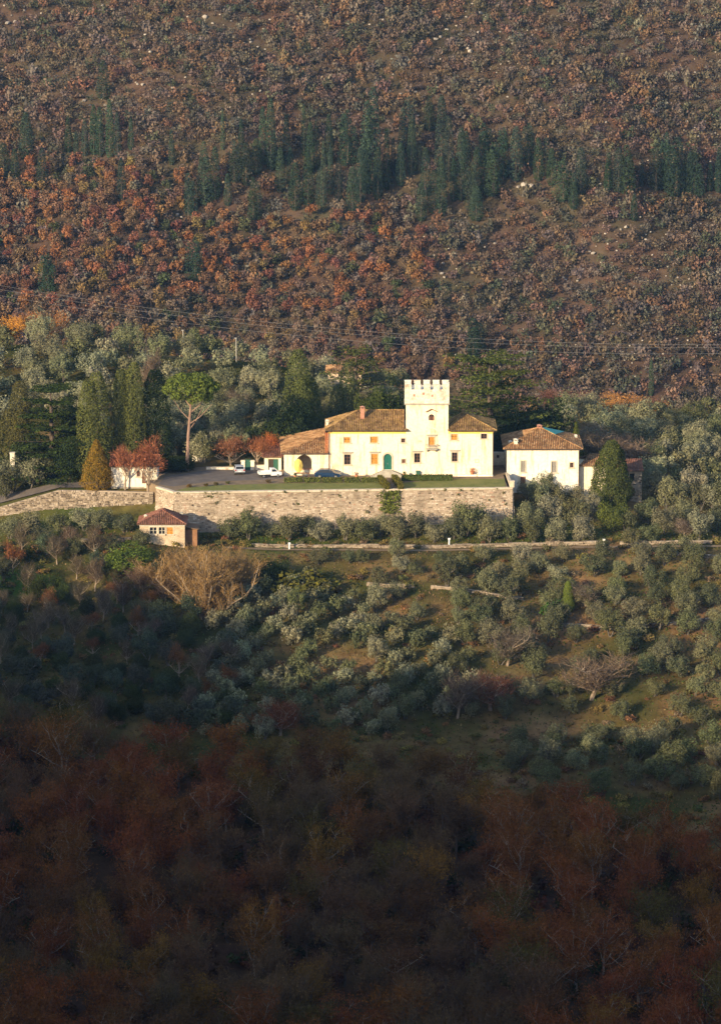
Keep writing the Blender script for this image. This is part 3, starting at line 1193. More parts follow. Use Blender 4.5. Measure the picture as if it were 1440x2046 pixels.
# double flight of steps up to the door: a landing with treads on either side and in front
st = thing('entrance_steps', 'grey stone steps fanning out below the green arched door', 'steps')
n = 6
ztop = z0 - .05
for i in range(n):
    zz = ztop * (i + 1) / n
    e = (n - 1 - i) * .30
    q = MB()
    q.box(xc - 1.0 - e * 1.25, xc + 1.0 + e * 1.25, FY - .95 - e * .62, FY - .09, ztop * i / n + .002 if i else .02, zz)
    q.build('step', 'stone_grey', st)

# roofs ------------------------------------------------------------
OV = .55
rz_ = fz(819, FY + DB / 2)
rxl = fx(718, FY + DB / 2, 821)
e0 = ZE + .02
yb = FY + DB + OV
A, B = Vector((XL - OV, FY - OV, e0)), Vector((XT0 + .35, FY - OV, e0))
Bk, Ak = Vector((XT0 - .23, yb, e0)), Vector((XL - OV, yb, e0))
R0, R1 = Vector((rxl, FY + DB / 2, rz_)), Vector((XT0 - .23, FY + DB / 2, rz_))
B2 = Vector((XT0 - .23, FY - .25, e0 + (rz_ - e0) * .3 / (DB / 2 + OV)))
roof(villa, [[A, Vector((XT0 + .3, FY - OV, e0)), Vector((XT0 + .3, FY - .17, e0 + (rz_ - e0) * (OV - .17) / (DB / 2 + OV))), Vector((XT0 - .23, FY - .17, e0 + (rz_ - e0) * (OV - .17) / (DB / 2 + OV))), R1, R0],
             [Ak, A, R0], [Bk, Ak, R0, R1]], 'tile_moss', [(A, R0), (R0, R1), (Ak, R0)])
ax = fx(924, FY + 4.6, 824)
az = fz(823.5, FY + 4.6)
ap = Vector((ax, FY + 4.6, az))
xr = XR + OV
rl = Vector((XT1 + O + .02, FY + 4.6, fz(846, FY + 4.6)))
fl = Vector((XT1 + .02, FY - OV, e0))
fr2, bk2, bl2 = Vector((xr, FY - OV, e0)), Vector((xr, yb, e0)), Vector((XT1 + O + .02, yb, e0))
roof(villa, [[fl, fr2, ap], [fr2, bk2, ap], [bk2, bl2, ap], [bl2, fl, ap]], 'tile_moss', [(fr2, ap), (bk2, ap), (fl, ap)])
# yellow strip coloured as the warm shade under the eaves; gutter, downpipe
for a_, b_ in ((XL - .02, XT0 - .006), (XT1 + .01, XR + .02)):
    MB().box(a_, b_, FY - .03, FY - .004, ZE - .62, ZE - .10).build('eaves_shade', 'yellow_cloth_and_shade', villa)
for a_, b_ in ((XL - OV, XT0 + .3), (XT1 + .05, XR + OV)):
    MB().tube([(a_, FY - OV - .07, ZE - .04), (b_, FY - OV - .07, ZE - .04)], .075, 8).build('gutter', 'bark', villa)
q = MB()
q.tube([(XL + .1, FY - OV - .07, ZE - .12), (XL + .1, FY - .1, ZE - .5), (XL + .1, FY - .1, .25)], .06, 8)
q.build('downpipe', 'wood_brown', villa)
q = MB()
q.tube([(XR - .06, FY - OV - .07, ZE - .12), (XR - .06, FY - .1, ZE - .5), (XR - .06, FY - .1, .25)], .05, 8)
q.build('downpipe', 'wood_brown', villa)
# chimneys
def chimney(parent, px, pt, pb, Y, wd, mat, cap=True):
    X = fx(px, Y, pt)
    z0, z1 = fz(pb, Y) - .3, fz(pt, Y)
    q = MB()
    q.box(X - wd / 2, X + wd / 2, Y - wd / 2, Y + wd / 2, z0, z1 - .45)
    if cap:
        q.box(X - wd / 2 - .1, X + wd / 2 + .1, Y - wd / 2 - .1, Y + wd / 2 + .1, z1 - .448, z1 - .36)
        for sx in (-1, 1):
            for sy in (-1, 1):
                cx_, cy_ = X + sx * (wd / 2 - .07), Y + sy * (wd / 2 - .07)
                q.box(cx_ - .06, cx_ + .06, cy_ - .06, cy_ + .06, z1 - .358, z1 - .14)
        q.hexa([(X - wd / 2 - .12, Y - wd / 2 - .12, z1 - .138), (X + wd / 2 + .12, Y - wd / 2 - .12, z1 - .138), (X + wd / 2 + .12, Y + wd / 2 + .12, z1 - .138), (X - wd / 2 - .12, Y + wd / 2 + .12, z1 - .138)],
               [(X - .1, Y - wd / 2, z1), (X + .1, Y - wd / 2, z1), (X + .1, Y + wd / 2, z1), (X - .1, Y + wd / 2, z1)])
    return q.build('chimney', mat, parent)
chimney(villa, 724, 811, 838, FY + 2.6, .66, 'brick')
chimney(villa, 653.5, 838, 851, FY + 3.2, .42, 'plaster_old')

# loggia wing on the left
LX = fx(567)
LZ = fz(905)
LD = 13.5
arch = (fx(592), fx(622.5), 1.05, fz(908.5), True)
m = MB()
face(m, FY + .003, LX, XL - .003, 0.0, LZ, [arch], .42)
m.poly([(LX, FY + LD, 0), (LX, FY + .003, 0), (LX, FY + .003, LZ), (LX, FY + LD, LZ)])
m.poly([(XL - .003, FY + LD, 0), (LX, FY + LD, 0), (LX, FY + LD, LZ), (XL - .003, FY + LD, LZ)])
# the loggia's inside
xi0, xi1, yi = LX + .45, XL - .4, FY + 3.4
m.poly([(xi0, yi, .0), (xi1, yi, .0), (xi1, yi, LZ - .1), (xi0, yi, LZ - .1)])
m.poly([(xi0, FY + .425, 0), (xi0, yi, 0), (xi0, yi, LZ - .1), (xi0, FY + .425, LZ - .1)])
m.poly([(xi1, yi, 0), (xi1, FY + .425, 0), (xi1, FY + .425, LZ - .1), (xi1, yi, LZ - .1)])
m.build('loggia_wall', 'plaster', villa)
q = MB()
q.poly([(xi0, FY + .42, .06), (xi1, FY + .42, .06), (xi1, yi, .06), (xi0, yi, .06)])
q.build('loggia_floor', 'brick', villa)
q = MB()
q.poly([(LX, FY + .43, LZ - .1), (LX, yi, LZ - .1), (xi1, yi, LZ - .1), (xi1, FY + .43, LZ - .1)])
q.build('loggia_ceiling', 'wood_brown', villa)
q = MB()
q.box(arch[0] - .1, arch[1] + .1, FY - .07, FY + .43, 1.0, 1.1)
q.build('sill', 'brick', villa)
q = MB()
rr = (arch[1] - arch[0]) / 2
xc, zc = (arch[0] + arch[1]) / 2, arch[3] - rr
for i in range(15):
    a0, a1 = math.pi * i / 15 + .01, math.pi * (i + 1) / 15 - .01
    P = lambda an, r_, y: (xc + r_ * math.cos(an), y, zc + r_ * math.sin(an))
    q.hexa([P(a0, rr, FY - .02), P(a1, rr, FY - .02), P(a1, rr, FY), P(a0, rr, FY)],
           [P(a0, rr + .14, FY - .02), P(a1, rr + .14, FY - .02), P(a1, rr + .14, FY), P(a0, rr + .14, FY)])
q.build('arch_trim', 'plaster_old', villa)
el = LZ + .02
fl = Vector((LX - .45, FY - .5, el))
frr = Vector((XL - .004, FY - .5, el))
bl = Vector((fx(558, 616.5, 873), 616.5, el))
tz = fz(869, FY + 4.9)
tf = Vector((XL - .65, FY + 4.9, tz))
tb = Vector((XL - .65, 613.2, tz))
roof(villa, [[fl, frr, Vector((XL - .004, FY + 4.9, tz)), tf], [bl, fl, tf, tb]], 'tile_brown', [(fl, tf)])
q = MB()
tiles_on(q, [Vector((XL - .62, FY - .48, el + .05)), Vector((XL - .02, FY - .48, el + .05)), Vector((XL - .02, FY + 5.4, tz + .25)), Vector((XL - .62, FY + 5.4, tz + .25))], .3)
tag(q.build('verge_tiles', 'tile_orange', villa), kind='stuff')
q = MB()
q.tube([fl + Vector((0, -.06, -.05)), frr + Vector((0, -.06, -.05))], .06, 8)
q.build('gutter', 'bark', villa)
q = MB()
q.box(fx(905), fx(984), FY - .85, FY - .02, .0, .28)
q.build('plinth', 'plaster_white', villa)
q = MB()
x0, x1 = fx(831), fx(838.5)
q.box(x0, x1, FY - .5, FY - .03, .02, .62)
q.hexa([(x0 - .05, FY - .56, .622), (x1 + .05, FY - .56, .622), (x1 + .05, FY - .025, .622), (x0 - .05, FY - .025, .622)],
       [(x0 - .05, FY - .56, .66), (x1 + .05, FY - .56, .66), (x1 + .05, FY - .025, .86), (x0 - .05, FY - .025, .86)])
bx_ = q.build('garden_box', 'green_dark')
tag(bx_, 'small dark green lidded box against the wall below the tower', 'box', kind='thing')

# ------------------------------------------------------------------ passage wall between villa and annexe
pw = thing('passage_wall', 'shaded brown wall closing the narrow passage between villa and annexe', 'wall')
Yp = 611.0
m = MB()
x0, x1 = fx(984.5, Yp), fx(1016, Yp)
h = (fx(992, Yp), fx(997, Yp), fz(915, Yp), fz(909, Yp))
dr_ = (fx(989, Yp), fx(1011, Yp), 0.0, fz(936, Yp))
face(m, Yp, XR + .02, x1, 0.0, fz(904, Yp), [h, dr_], .3)
m.poly([(XR + .02, Yp + .8, 0), (x1, Yp + .8, 0), (x1, Yp + .8, fz(904, Yp)), (XR + .02, Yp + .8, fz(904, Yp))])
m.poly([(XR + .02, Yp, fz(904, Yp)), (x1, Yp, fz(904, Yp)), (x1, Yp + .8, fz(904, Yp)), (XR + .02, Yp + .8, fz(904, Yp))])
m.build('wall', 'plaster_old', pw)
q = MB()
q.box(dr_[0], dr_[1], Yp + .2, Yp + .3, 0, dr_[3])
q.build('gate', 'inside_shade', pw)  # dark panel coloured as the shade in the doorway
q = MB()
q.box(h[0], h[1], Yp + .18, Yp + .2, h[2], h[3])
q.build('pane', 'glass', pw)

# ------------------------------------------------------------------ annexe with pyramid roof
annexe = thing('annexe', 'white annexe right of the villa with brown pyramid roof and green sheet near its peak', 'house')
AY = 604.0
ax0, ax1 = fx(1012.5, AY), fx(1157, AY)
AZ = fz(896, AY)
AD = 11.6
aw = [(1041, 1049.5, 921, 943, 'shutg'), (1102, 1111.5, 922, 944, 'shutg'), (1138.5, 1145.5, 924.5, 934, 'glassb')]
rect = lambda q, Y: (fx(q[0], Y), fx(q[1], Y), fz(q[3], Y), fz(q[2], Y))
adoor = rect((1039.5, 1050.5, 952, 972), AY)
m = MB()
face(m, AY, ax0, ax1, -5.0, AZ, [rect(q, AY) for q in aw] + [adoor])
walls3(m, ax0, ax1, AY, AY + AD, -5.0, AZ)
m.build('wall', 'plaster_white', annexe)
for q in aw:
    window(annexe, *rect(q, AY), AY, q[4])
q = MB()
q.box(adoor[0] + .01, adoor[1] - .01, AY + .14, AY + .2, adoor[2], adoor[3] - .01)
dd = q.build('door', 'wood_brown', annexe)
q = MB()
q.tube([(adoor[1] - .12, AY + .1, adoor[2] + .8), (adoor[1] - .12, AY + .1, adoor[2] + 1.0)], .025, 6)
q.build('handle', 'rim', dd)
o_ = .6
P1, P2 = Vector((ax0 - o_, AY - o_, AZ + .02)), Vector((ax1 + o_, AY - o_, AZ + .02))
P3, P4 = Vector((ax1 + o_, AY + AD + o_, AZ + .02)), Vector((ax0 - o_, AY + AD + o_, AZ + .02))
apY = AY + 5.4
AP = Vector((fx(1079, apY, 854), apY, fz(854, apY)))
roof(annexe, [[P1, P2, AP], [P2, P3, AP], [P3, P4, AP], [P4, P1, AP]], 'tile_brown', [(P1, AP), (P2, AP), (P3, AP), (P4, AP)])
q = MB()
up_ = Vector((.0, .0, .2))
a = AP.lerp(P2, .08)
b_ = AP.lerp(P2, .36)
c_ = AP.lerp(P3, .62)
d_ = AP.lerp(P3, .06)
q.hexa([a + up_ * .8, b_ + up_ * .8, c_ + up_ * .8, d_ + up_ * .8], [a + up_, b_ + up_, c_ + up_, d_ + up_])
q.build('roof_sheet', 'tarp_green', annexe)
chimney(annexe, 1077.5, 848, 857, apY, .7, 'brick')
chimney(annexe, 1150, 868, 879, AY + 8.3, .34, 'plaster_old')
chimney(annexe, 1030, 876, 891, AY + .9, .62, 'plaster_old')
chimney(annexe, 1019, 880, 893, AY + 2.2, .4, 'plaster_white')
q = MB()
q.tube([P1 + Vector((0, -.06, -.05)), P2 + Vector((0, -.06, -.05))], .06, 8)
q.build('gutter', 'bark', annexe)
q = MB()
q.tube([(ax1 - .08, AY - .5, AZ - .06), (ax1 - .08, AY - .1, AZ - .5), (ax1 - .08, AY - .1, -3)], .05, 8)
q.build('downpipe', 'wood_brown', annexe)

# lean-to between the annexe and the conifer
lt = thing('lean_to', 'low cream lean-to with dark tiled roof joined to the right side of the annexe', 'lean-to')
LY = 605.0
lx0, lx1 = ax1 + .02, fx(1210, LY)
lz = fz(929.5, LY)
m = MB()
face(m, LY, lx0, lx1, -5.5, lz, [])
walls3(m, lx0, lx1, LY, LY + 6, -5.5, lz)
m.build('wall', 'plaster', lt)
tz2 = fz(908, LY + 4)
roof(lt, [[Vector((lx0, LY - .35, lz + .02)), Vector((lx1 + .3, LY - .35, lz + .02)), Vector((lx1 + .3, LY + 4, tz2)), Vector((lx0 + 2.0, LY + 4, tz2))],
          [Vector((lx1 + .3, LY + 6.5, lz + .02)), Vector((lx0, LY + 6.5, lz + .02)), Vector((lx0 + 2, LY + 4, tz2)), Vector((lx1 + .3, LY + 4, tz2))]], 'tile_brown', [(Vector((lx0 + 2, LY + 4, tz2)), Vector((lx1 + .3, LY + 4, tz2)))])

# stone shed right of the conifer
sh = thing('stone_shed', 'small grey stone shed with a bright red tiled roof behind the conifer', 'shed')
SY = 606.0
sx0, sx1 = fx(1236, SY, 950), fx(1282, SY, 950)
sz = fz(940, SY)
m = MB()
hw = rect((1258, 1268, 946, 960), SY)
hd_ = rect((1258, 1269, 975, 992), SY)
face(m, SY, sx0, sx1, -6.5, sz, [hw, hd_], .3)
walls3(m, sx0, sx1, SY, SY + 4.5, -6.5, sz)
m.build('wall', 'mortar', sh)
s = MB()
stones_face(s, (sx0, SY - .01, 0), (sx1, SY - .01, 0), lambda f: sz - .1, lambda f: -6.0, (0, -1, 0), (.5, .3), .05, 0, skip=.25)
s2 = MB()
for i in range(0, len(s.v), 8):
    cx_ = sum(v[0] for v in s.v[i:i + 8]) / 8
    cz_ = sum(v[2] for v in s.v[i:i + 8]) / 8
    if any(h_[0] - .25 < cx_ < h_[1] + .25 and h_[2] - .15 < cz_ < h_[3] + .15 for h_ in (hw, hd_)):
        continue
    b0 = len(s2.v)
    s2.v += s.v[i:i + 8]
    for q_ in ((4, 5, 6, 7), (0, 1, 5, 4), (1, 2, 6, 5), (2, 3, 7, 6), (3, 0, 4, 7)):
        s2.f.append(tuple(b0 + k for k in q_))
tag(s2.build('wall_stones', 'dry_stone', sh), kind='stuff')
q = MB()
q.box(hw[0], hw[1], SY + .2, SY + .22, hw[2], hw[3])
q.build('window', 'glass', sh)
q = MB()
q.box(hd_[0], hd_[1], SY + .2, SY + .25, hd_[2], hd_[3])
q.build('door', 'wood_brown', sh)
roof(sh, [[Vector((sx0 - .3, SY - .4, sz + .02)), Vector((sx1 + .3, SY - .4, sz + .02)), Vector((sx1 + .3, SY + 4.8, sz + 1.1)), Vector((sx0 - .3, SY + 4.8, sz + 1.1))]], 'tile_red', [])

# hut below the wall on the left
hut = thing('hut', 'small cream hut with a red hipped tile roof below the retaining wall', 'hut')
HY = 578.5
hx0, hx1 = fx(279, HY, 1060), fx(369, HY, 1060)
hzt = fz(1047, HY)
hD = 5.6
hws = [(297.5, 311.5, 1053.5, 1067.5, 'g'), (315.5, 328, 1053.5, 1067.5, 'g'), (331.5, 344, 1053.5, 1067.5, 's')]
m = MB()
face(m, HY, hx0, hx1, -9.0, hzt, [rect(q, HY) for q in hws], .2)
walls3(m, hx0, hx1, HY, HY + hD, -9.0, hzt)
m.build('wall', 'plaster_tan', hut)
for q in hws:
    window(hut, *rect(q, HY), HY, 'glass' if q[4] == 'g' else 'shut', depth=.15)
Q1, Q2 = Vector((hx0 - .35, HY - .4, hzt + .02)), Vector((hx1 + .3, HY - .4, hzt + .02))
Q3, Q4 = Vector((hx1 + .3, HY + hD + .4, hzt + .02)), Vector((hx0 - .35, HY + hD + .4, hzt + .02))
qa = Vector((fx(325, HY + 2.4, 1020), HY + 2.4, fz(1019.5, HY + 2.4)))
qb = qa + Vector((0.2, 1.6, 0))
roof(hut, [[Q1, Q2, qa], [Q2, Q3, qb, qa], [Q3, Q4, qb], [Q4, Q1, qa, qb]], 'tile_red', [(Q1, qa), (Q2, qa), (qa, qb)])
chimney(hut, 291, 1028, 1040, HY + 2.9, .34, 'plaster_old')
chimney(hut, 362, 1018, 1036, HY + 5, .55, 'stone_grey', False)
q = MB()
q.box(hx0 - .01, hx1 + .01, HY - .09, HY - .02, hzt - .32, hzt - .16)
q.build('white_band', 'white_paint', hut)
q = MB()
x0 = hx1 + .02
q.box(x0, x0 + 1.9, HY + 1.4, HY + 4.6, -9, hzt - 1.2)
q.build('side_room', 'wood_room', hut)
q = MB()
q.hexa([(x0, HY + 1.2, hzt - 1.2 + .3), (x0 + 2.15, HY + 1.2, hzt - 1.198), (x0 + 2.15, HY + 4.9, hzt - 1.198), (x0, HY + 4.9, hzt - 1.2 + .3)],
       [(x0, HY + 1.2, hzt - .75), (x0 + 2.15, HY + 1.2, hzt - 1.1), (x0 + 2.15, HY + 4.9, hzt - 1.1), (x0, HY + 4.9, hzt - .75)])
q.build('side_roof', 'roof_deck', hut)

# white outbuilding on the left of the yard
ob = thing('outbuilding', 'low whitewashed outbuilding left of the yard half hidden by red-leaved branches', 'outbuilding')
OY = 598.4
ox0, ox1 = fx(222, OY, 950), fx(314, OY, 950)
oz = fz(931, OY)
ow = [(273, 279, 941, 952, 'glassb'), (296, 302, 942, 951, 'glassb')]
od = rect((283, 291, 944, 966), OY)
m = MB()
face(m, OY, ox0, ox1, -3.0, oz, [rect(q, OY) for q in ow] + [od], .2)
walls3(m, ox0, ox1, OY, OY + 6, -3.0, oz)
m.build('wall', 'plaster_white', ob)
for q in ow:
    window(ob, *rect(q, OY), OY, q[4], depth=.15)
q = MB()
q.box(od[0], od[1], OY + .1, OY + .15, od[2], od[3])
q.build('door', 'wood_brown', ob)
rzz = oz + 1.3
S1, S2 = Vector((ox0 - .3, OY - .4, oz + .02)), Vector((ox1 + .3, OY - .4, oz + .02))
S3, S4 = Vector((ox1 + .3, OY + 6.4, oz + .02)), Vector((ox0 - .3, OY + 6.4, oz + .02))
T1, T2 = Vector((ox0 - .3, OY + 3, rzz)), Vector((ox1 + .3, OY + 3, rzz))
roof(ob, [[S1, S2, T2, T1], [S3, S4, T1, T2]], 'tile_orange', [(T1, T2)])
for xx in (ox0, ox1):
    MB().poly([(xx, OY, oz), (xx, OY + 6, oz), (xx, OY + 3, rzz - .15)]).build('gable', 'plaster_white', ob)

# garage behind the pick-up, its gate pillars and low yard walls
ga = thing('garage', 'small garage with dark green door and red tiled roof left of the loggia', 'garage')
GY = 606.5
gx0, gx1 = fx(528, GY, 930), fx(562, GY, 930)
gz = fz(912, GY)
gd = rect((536, 556, 917, 941), GY)
m = MB()
face(m, GY, gx0, gx1, 0, gz, [(gd[0], gd[1], 0.0, gd[3])], .3)
walls3(m, gx0, gx1, GY, GY + 5, 0, gz)
m.build('wall', 'plaster', ga)
q = MB()
xm = (gd[0] + gd[1]) / 2
q.box(xm + .01, gd[1] - .01, GY + .2, GY + .26, 0.02, gd[3] - .02)
q.build('door', 'green_dark', ga)
q = MB()
q.box(gd[0] + .01, xm - .01, GY + .22, GY + .28, 0.02, gd[3] - .02)
q.build('door', 'inside_shade', ga)  # dark panel, the shade of the inside put into its colour
roof(ga, [[Vector((gx0 - .4, GY - .5, gz + .02)), Vector((gx1 + .2, GY - .5, gz + .02)), Vector((gx1 + .2, GY + 5.4, gz + 1.5)), Vector((gx0 - .4, GY + 5.4, gz + 1.5))]], 'tile_red', [])


def pillar(px, pt, pb, Y, wd, label):
    X = fx(px, Y, pb)
    z0, z1 = fz(pb, Y), fz(pt, Y)
    q = MB()
    q.box(X - wd / 2, X + wd / 2, Y - wd / 2, Y + wd / 2, min(z0, 0) - .1, z1 - .16)
    q.box(X - wd / 2 - .08, X + wd / 2 + .08, Y - wd / 2 - .08, Y + wd / 2 + .08, z1 - .158, z1 - .05)
    q.box(X - wd / 2 - .02, X + wd / 2 + .02, Y - wd / 2 - .02, Y + wd / 2 + .02, z1 - .048, z1)
    return tag(q.build('gate_pillar', 'plaster'), label, 'pillar', 'pillars of the yard gate', 'thing')


pillar(485.5, 919.5, 942, 606.8, .62, 'pale square gate pillar beside the silver hatchback')
pillar(504.5, 919.5, 941, 606.8, .62, 'pale square gate pillar nearer the white pick-up')
q = MB()
gp0, gp1 = fx(489.5, 606.8, 935), fx(500.5, 606.8, 935)
q.box(gp0, gp1, 606.7, 606.78, .08, 1.75)
for i in range(7):
    xx = gp0 + (gp1 - gp0) * (i + .5) / 7
    q.tube([(xx, 606.74, 1.75), (xx, 606.74, 1.95)], .025, 5)
tag(q.build('yard_gate', 'green_dark'), 'dark green metal gate between the two pale pillars', 'gate', None, 'thing')
def lowwall(px0, px1, pt, pb, Y, label):
    t_ = thing('yard_wall', label, 'wall')
    q = MB()
    z1 = fz(pt, Y)
    q.box(fx(px0, Y, pb), fx(px1, Y, pb), Y, Y + .35, -.2, z1)
    q.build('wall_core', 'plaster_old', t_)
    q = MB()
    q.box(fx(px0, Y, pb) - .04, fx(px1, Y, pb) + .04, Y - .05, Y + .4, z1 + .002, z1 + .08)
    q.build('coping', 'stone_trim', t_)
lowwall(412, 470, 934, 943, 607.2, 'low cream yard wall behind the silver hatchback')
lowwall(509, 533, 930, 941, 607.0, 'low cream yard wall behind the white pick-up')
lowwall(384, 410, 911, 919, 613, 'short pale wall beside the umbrella pine trunk')

# house on the hill behind
hh = thing('hill_house', 'pale stone house with faded tile roof on the hill behind, half hidden by trees', 'house')
YY = 668.0
x0, x1 = fx(655, YY, 745), fx(722, YY, 745)
z1 = fz(743, YY)
m = MB()
hw2 = [rect((676, 684, 744, 752), YY), rect((704, 711, 745, 753), YY)]
face(m, YY, x0, x1, z1 - 5, z1, hw2)
walls3(m, x0, x1, YY, YY + 7, z1 - 5, z1)
m.build('wall', 'plaster_tan', hh)
for q in hw2:
    window(hh, *q, YY, 'glassb')
U = [Vector((x0 - .4, YY - .4, z1 + .02)), Vector((x1 + .4, YY - .4, z1 + .02)), Vector((x1 + .4, YY + 7.4, z1 + .02)), Vector((x0 - .4, YY + 7.4, z1 + .02))]
V1, V2 = Vector((x0 + 2.4, YY + 3.5, z1 + 1.0)), Vector((x1 - 2.4, YY + 3.5, z1 + 1.0))
roof(hh, [[U[0], U[1], V2, V1], [U[1], U[2], V2], [U[2], U[3], V1, V2], [U[3], U[0], V1]], 'tile_brown', [(V1, V2), (U[0], V1), (U[1], V2)])
# small pale gatepost among the trees at the far left
q = MB()
p = at(25, 917, 603)
q.box(p.x - .38, p.x + .38, 602.6, 603.4, p.z - 3.5, p.z + 1.0)
q.box(p.x - .45, p.x + .45, 602.5, 603.5, p.z + 1.002, p.z + 1.12)
tag(q.build('stone_post', 'plaster_old'), 'pale plastered post among the dark trees at the left edge', 'post', None, 'thing')
# ------------------------------------------------------------------ plants: one mesh pair (trunk, crown) per kind and shape, shared by copies
def unit(v):
    return v / np.maximum(np.linalg.norm(v, axis=1, keepdims=True), 1e-9)


def leaves(P, N, size, g, flat=0.6, asp=0.6, up=0.0):
    """four-cornered leaf sprays at P, facing about N"""
    n = len(P)
    nr = unit(N * flat + g.normal(size=(n, 3)) * (1 - flat) + np.array([0, 0, up]))
    t = unit(np.cross(nr, unit(g.normal(size=(n, 3)))))
    b = np.cross(nr, t)
    s = (size * g.uniform(.6, 1.35, n))[:, None]
    V = np.stack([P + t * s * .5, P + b * s * .5 * asp, P - t * s * .5, P - b * s * .5 * asp], 1).reshape(-1, 3)
    return V


def quads(n):
    return np.arange(n * 4).reshape(-1, 4)


def lobes_cloud(lobes, g, size, flat=.6, asp=.6, shell=.72, up=0.0):
    """lobes: (centre, radii, count); sprays lie in the outer shell of each lobe"""
    Ps, Ns = [], []
    for c, r, k in lobes:
        d = unit(g.normal(size=(k, 3)))
        rad = g.uniform(shell, 1.05, k)[:, None] ** .8
        r = np.asarray(r)
        Ps.append(np.asarray(c) + d * r * rad)
        Ns.append(unit(d / r))
    P, N = np.concatenate(Ps), np.concatenate(Ns)
    return leaves(P, N, size, g, flat, asp, up)


def twigs(P, D, L, wd, g):
    """thin three-cornered twigs"""
    n = len(P)
    s = unit(np.cross(D, g.normal(size=(n, 3)))) * wd
    return np.stack([P - s, P + s, P + D * np.asarray(L)[:, None]], 1).reshape(-1, 3)


def tris(n, off=0):
    return np.arange(n * 3).reshape(-1, 3) + off


def limb(m, a, d, L, r0, r1, g, bend=.25, n=5, seg=3, up=.15):
    pts = [Vector(a)]
    d = Vector(d).normalized()
    for i in range(seg):
        d = (d + Vector(g.normal(size=3) * bend * .5) + Vector((0, 0, up))).normalized()
        pts.append(pts[-1] + d * (L / seg))
    m.tube(pts, [r0 + (r1 - r0) * i / seg for i in range(seg + 1)], n, False)
    return pts


PROTO = {}


def proto(kind, trunk, crown, hgt):
    PROTO.setdefault(kind, []).append((trunk, crown, hgt))


def make_olive(seed, Wd=4.6, Hh=4.6, n=2700, leaf=.255, kind='olive'):
    g = np.random.default_rng(seed)
    m = MB()
    tops = []
    for k in range(int(g.integers(2, 4))):
        a = g.uniform(0, 6.28)
        tops.append(limb(m, (g.normal() * .12, g.normal() * .12, -.3), (math.cos(a) * .5, math.sin(a) * .5, 1.1), Hh * .55, .17, .07, g, .3)[-1])
    for t in list(tops):
        for k in range(3):
            a = g.uniform(0, 6.28)
            limb(m, t, (math.cos(a), math.sin(a), .7), Hh * .3, .06, .02, g, .3, 4, 2)
    lob = []
    nl = 17
    for k in range(nl):
        a = k * 2.4 + g.uniform(-.5, .5)
        rr = Wd * .40 * math.sqrt(g.uniform(.05, 1)) * (1 + .22 * math.sin(a + seed))
        z = Hh * (.54 + g.uniform(-.38, .34) * (1 - .45 * rr / (Wd * .40)))
        r = Wd * g.uniform(.10, .21)
        lob.append(((rr * math.cos(a), rr * math.sin(a), z), (r, r, r * g.uniform(.9, 1.3)), n // nl))
    lob.append(((0, 0, Hh * .5), (Wd * .28, Wd * .28, Hh * .32), n // 6))
    # loose shoots along the outline
    k = n // 6
    d = unit(g.normal(size=(k, 3)))
    P = np.array([0, 0, Hh * .54]) + d * np.array([Wd * .46, Wd * .46, Hh * .44]) * g.uniform(.7, 1.12, k)[:, None]
    V = np.concatenate([lobes_cloud(lob, g, leaf, .72, .6, .75, .15), leaves(P, d, leaf * .9, g, .5, .45)])
    cr = np_mesh('olive_crown', V, quads(len(V) // 4), None, 'leaf')
    proto(kind, m.mesh('olive_trunk', 'bark_olive'), cr, Hh)


def make_oak(seed, Hh=8.0, Wd=6.4, n=1500, nt=500, leaf=.30, kind='oak', zmin=0.0):
    g = np.random.default_rng(seed)
    m = MB()
    tr = limb(m, (0, 0, -.4), (g.normal() * .08, g.normal() * .08, 1), Hh * .5, .17, .10, g, .12, 6, 4, .2)
    tips, dirs = [], []
    for k in range(9):
        a = k * 2.39 + g.uniform(-.4, .4)
        st = tr[int(g.integers(2, 5))]
        el = g.uniform(.35, 1.5)
        p = limb(m, st, (math.cos(a), math.sin(a), el), Hh * g.uniform(.34, .5), .075, .03, g, .25, 4, 3, .18)
        for j in range(6):
            i = int(g.integers(1, len(p)))
            b = g.uniform(0, 6.28)
            q = limb(m, p[i].lerp(p[i - 1], g.uniform(0, .8)), (math.cos(b), math.sin(b), g.uniform(.2, 1.6)), Hh * g.uniform(.10, .22), .03, .012, g, .3, 3, 2, .1)
            tips += [q[1], q[2]]
            dirs += [(q[2] - q[0]).normalized()] * 2
    T, D = np.array([tuple(t) for t in tips]), np.array([tuple(d) for d in dirs])
    D = D[T[:, 2] > zmin * Hh]
    T = T[T[:, 2] > zmin * Hh]
    # keep the crown rounded
    i = g.integers(0, len(T), n)
    P = T[i] + g.normal(size=(n, 3)) * np.array([.55, .55, .45])
    c = np.array([0, 0, Hh * .66])
    N = unit(P - c)
    V1 = leaves(P, N, leaf, g, .35, .7)
    i = g.integers(0, len(T), nt)
    V2 = twigs(T[i] + g.normal(size=(nt, 3)) * .35, unit(D[i] + g.normal(size=(nt, 3)) * .5 + np.array([0, 0, .35])), g.uniform(.5, 1.2, nt), .022, g)
    nq = len(V1) // 4
    cr = np_mesh(kind + '_crown', np.concatenate([V1, V2]), quads(nq), tris(nt, nq * 4), 'leaf')
    proto(kind, m.mesh(kind + '_trunk', 'bark' if kind == 'oak' and seed % 3 else 'bark_pale'), cr, Hh)


